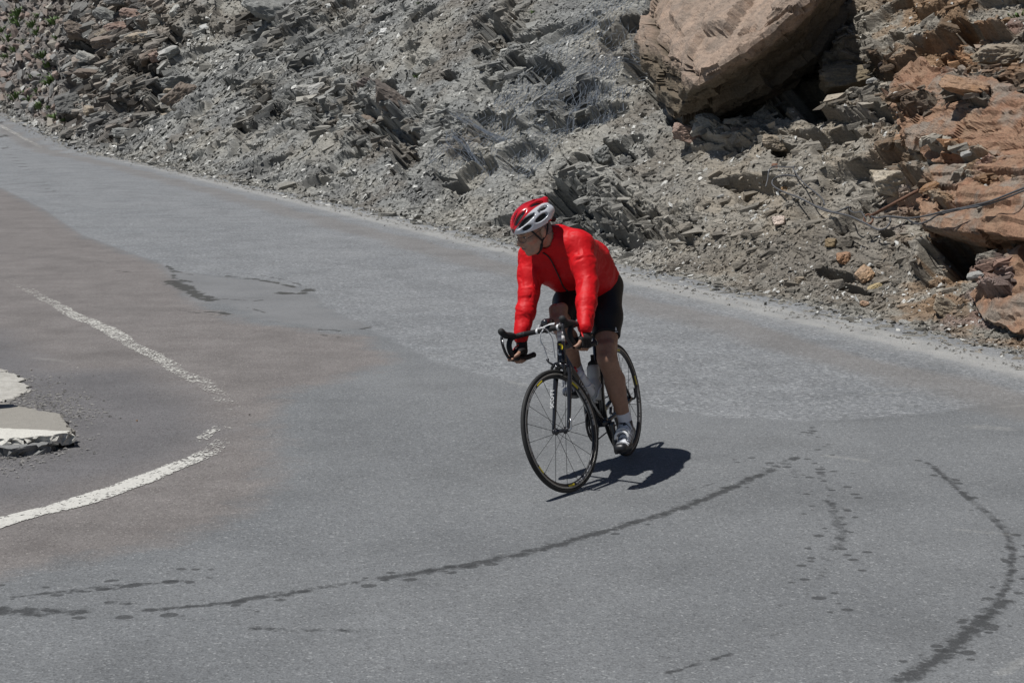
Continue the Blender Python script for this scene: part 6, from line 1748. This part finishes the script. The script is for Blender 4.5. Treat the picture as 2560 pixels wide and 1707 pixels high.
for la, th0, th1, r0 in ((0, .42, 1.25, .011), (0, 1.55, 2.4, .011), (.48, .40, 1.35, .0145), (-.48, .40, 1.35, .0145), (.46, 1.6, 2.45, .013), (-.46, 1.6, 2.45, .013), (.95, .48, 1.55, .0160), (-.95, .48, 1.55, .0160), (.95, 1.8, 2.45, .013), (-.95, 1.8, 2.45, .013), (1.36, .62, 1.18, .0135), (-1.36, .62, 1.18, .0135), (1.33, 1.38, 2.1, .0165), (-1.33, 1.38, 2.1, .0165)):
    n_ = 7; p_ = [on_shell(th0 + (th1 - th0) * i / n_, la, 1.0) for i in range(n_ + 1)]
    for i in range(n_):
        f0 = math.sin(math.pi * (i + .35) / (n_ + .7)) ** .5; f1 = math.sin(math.pi * (i + 1.35) / (n_ + .7)) ** .5
        Hf.cap(p_[i], p_[i + 1], r0 * f0, r0 * f1, .003, 'sub')
Hf.ell(vec(-.008, 0, .035), I3, (.108, .086, .100), .002, 'sub')
Hf.cut(vec(.11, 0, .040), vec(.12, 0, -1)); 
hv, hfc = Hf.mesh(); hv = relax(hv, hfc, 1, .4)
rel = hv - np.array(hc[:]); la = np.abs(np.arctan2(rel[:, 1] / .100, np.maximum(rel[:, 2], -.2) / .114)); rad_ = np.linalg.norm(rel / [.136, .100, .114], axis=1)
th = np.arctan2(np.hypot(rel[:, 1] / .1, rel[:, 2] / .114), rel[:, 0] / .136)
tone = np.zeros((len(hv), 3)) + np.array([.46, .008, .014])
w = sstep(.70, .74, la - .10 * np.cos(th)); tone = tone + (np.array([.62, .63, .66]) - tone) * w[:, None]
blk = ((rad_ < .935) | (th > 2.62) & (la > .5) | (hv[:, 2] < .030) & (hv[:, 0] < -.06)); tone[blk] = (.012, .012, .013)
wv = (la > .88) & (la < 1.06) & (th > 1.0) & (th < 2.2) & (np.sin(th * 22) > .4); tone[wv] = (.05, .05, .06)
tone[(hv[:, 0] > .098) & (la < .55) & (hv[:, 2] < .075)] = (.012, .012, .013)
hv = np.array(hc[:]) + (hv - np.array(hc[:])) * .955
hw = hm + hv @ HR3
helmet = link('helmet', mesh_np('helmet', hw, hfc, True, None, {'tone': tone}), M_HELM, person)
Lf = Field((-.15, -.12, -.05), (.15, .12, .16), .005); Lf.ell(vec(-.010, 0, .038), I3, (.116, .090, .103), .001); Lf.cut(vec(.1, 0, .046), vec(.1, 0, -1))
v_, f_ = Lf.mesh(); link('liner', mesh_np('liner', hm + v_ @ HR3, f_, True), M_RUB, helmet)
tube('cradle', [hp(-.10, .055, .03), hp(-.125, .04, -.005), hp(-.132, 0, -.015), hp(-.125, -.04, -.005), hp(-.10, -.055, .03)], .014, M_RUB, helmet, 8, 4)
for s_ in (-1, 1):
    jn_ = hp(.012, .073 * s_, -.055)
    tube('strap', [hp(.055, .074 * s_, .045), hp(.036, .078 * s_, .0), jn_], .0052, M_RUB, helmet, 6, 4)
    tube('strap', [hp(-.075, .070 * s_, .035), hp(-.035, .082 * s_, -.02), jn_], .0052, M_RUB, helmet, 6, 4)
    tube('strap', [jn_, hp(.030, .062 * s_, -.090), hp(.040, .020 * s_, -.128), hp(.042, 0, -.130)], .0055, M_RUB, helmet, 6, 4)
tube('buckle', [hp(.022, .070, -.070), hp(.034, .058, -.100)], .009, M_RUB, helmet, 6)
# hair showing below the helmet, and light framed glasses
Rf = Field((-.15, -.12, -.12), (.12, .12, .12), .004)
Rf.ell(vec(-.010, 0, .033), I3, (.102, .079, .095), .004); Rf.ell(vec(-.055, 0, -.03), I3, (.050, .062, .05), .02)
Rf.cut(vec(.0, 0, 0), vec(1, 0, -.55)); Rf.cut(vec(0, 0, .06), vec(0, 0, 1)); Rf.ell(vec(-.012, .08, -.012), I3, (.022, .016, .034), .004, 'sub'); Rf.ell(vec(-.012, -.08, -.012), I3, (.022, .016, .034), .004, 'sub')
v_, f_ = Rf.mesh(); nh = fbm(v_[:, 0] * 60, v_[:, 1] * 160, v_[:, 2] * 50, seed=3, oct=3); v_ = v_ + vnormals(v_, f_) * (nh * .004)[:, None]
M_HAIR = plain('short_grey_hair', (.20, .19, .18), .7, 0, .3, .5, 180)
link('hair', mesh_np('hair', hm + v_ @ HR3, f_, True), M_HAIR, person)
M_FRAME = plain('thin_glasses_frame', (.10, .09, .09), .3, .6)
gls = tube('glasses', [hp(.103, -.010, .010), hp(.110, 0, .014), hp(.103, .010, .010)], .0016, M_FRAME, person, 6, 4)
for s_ in (-1, 1):
    ring = [hp(.106 - .25 * (abs(.030 * math.cos(a) + .036) - .03), s_ * (.036 + .026 * math.cos(a)), .002 + .017 * math.sin(a)) for a in np.linspace(0, 2 * np.pi, 19)]
    tube('lens_rim', ring, .0014, M_FRAME, gls, 6)
    tube('temple', [hp(.092, s_ * .062, .006), hp(.055, s_ * .077, .008), hp(-.005, s_ * .082, .010)], .0018, M_FRAME, gls, 6, 3)
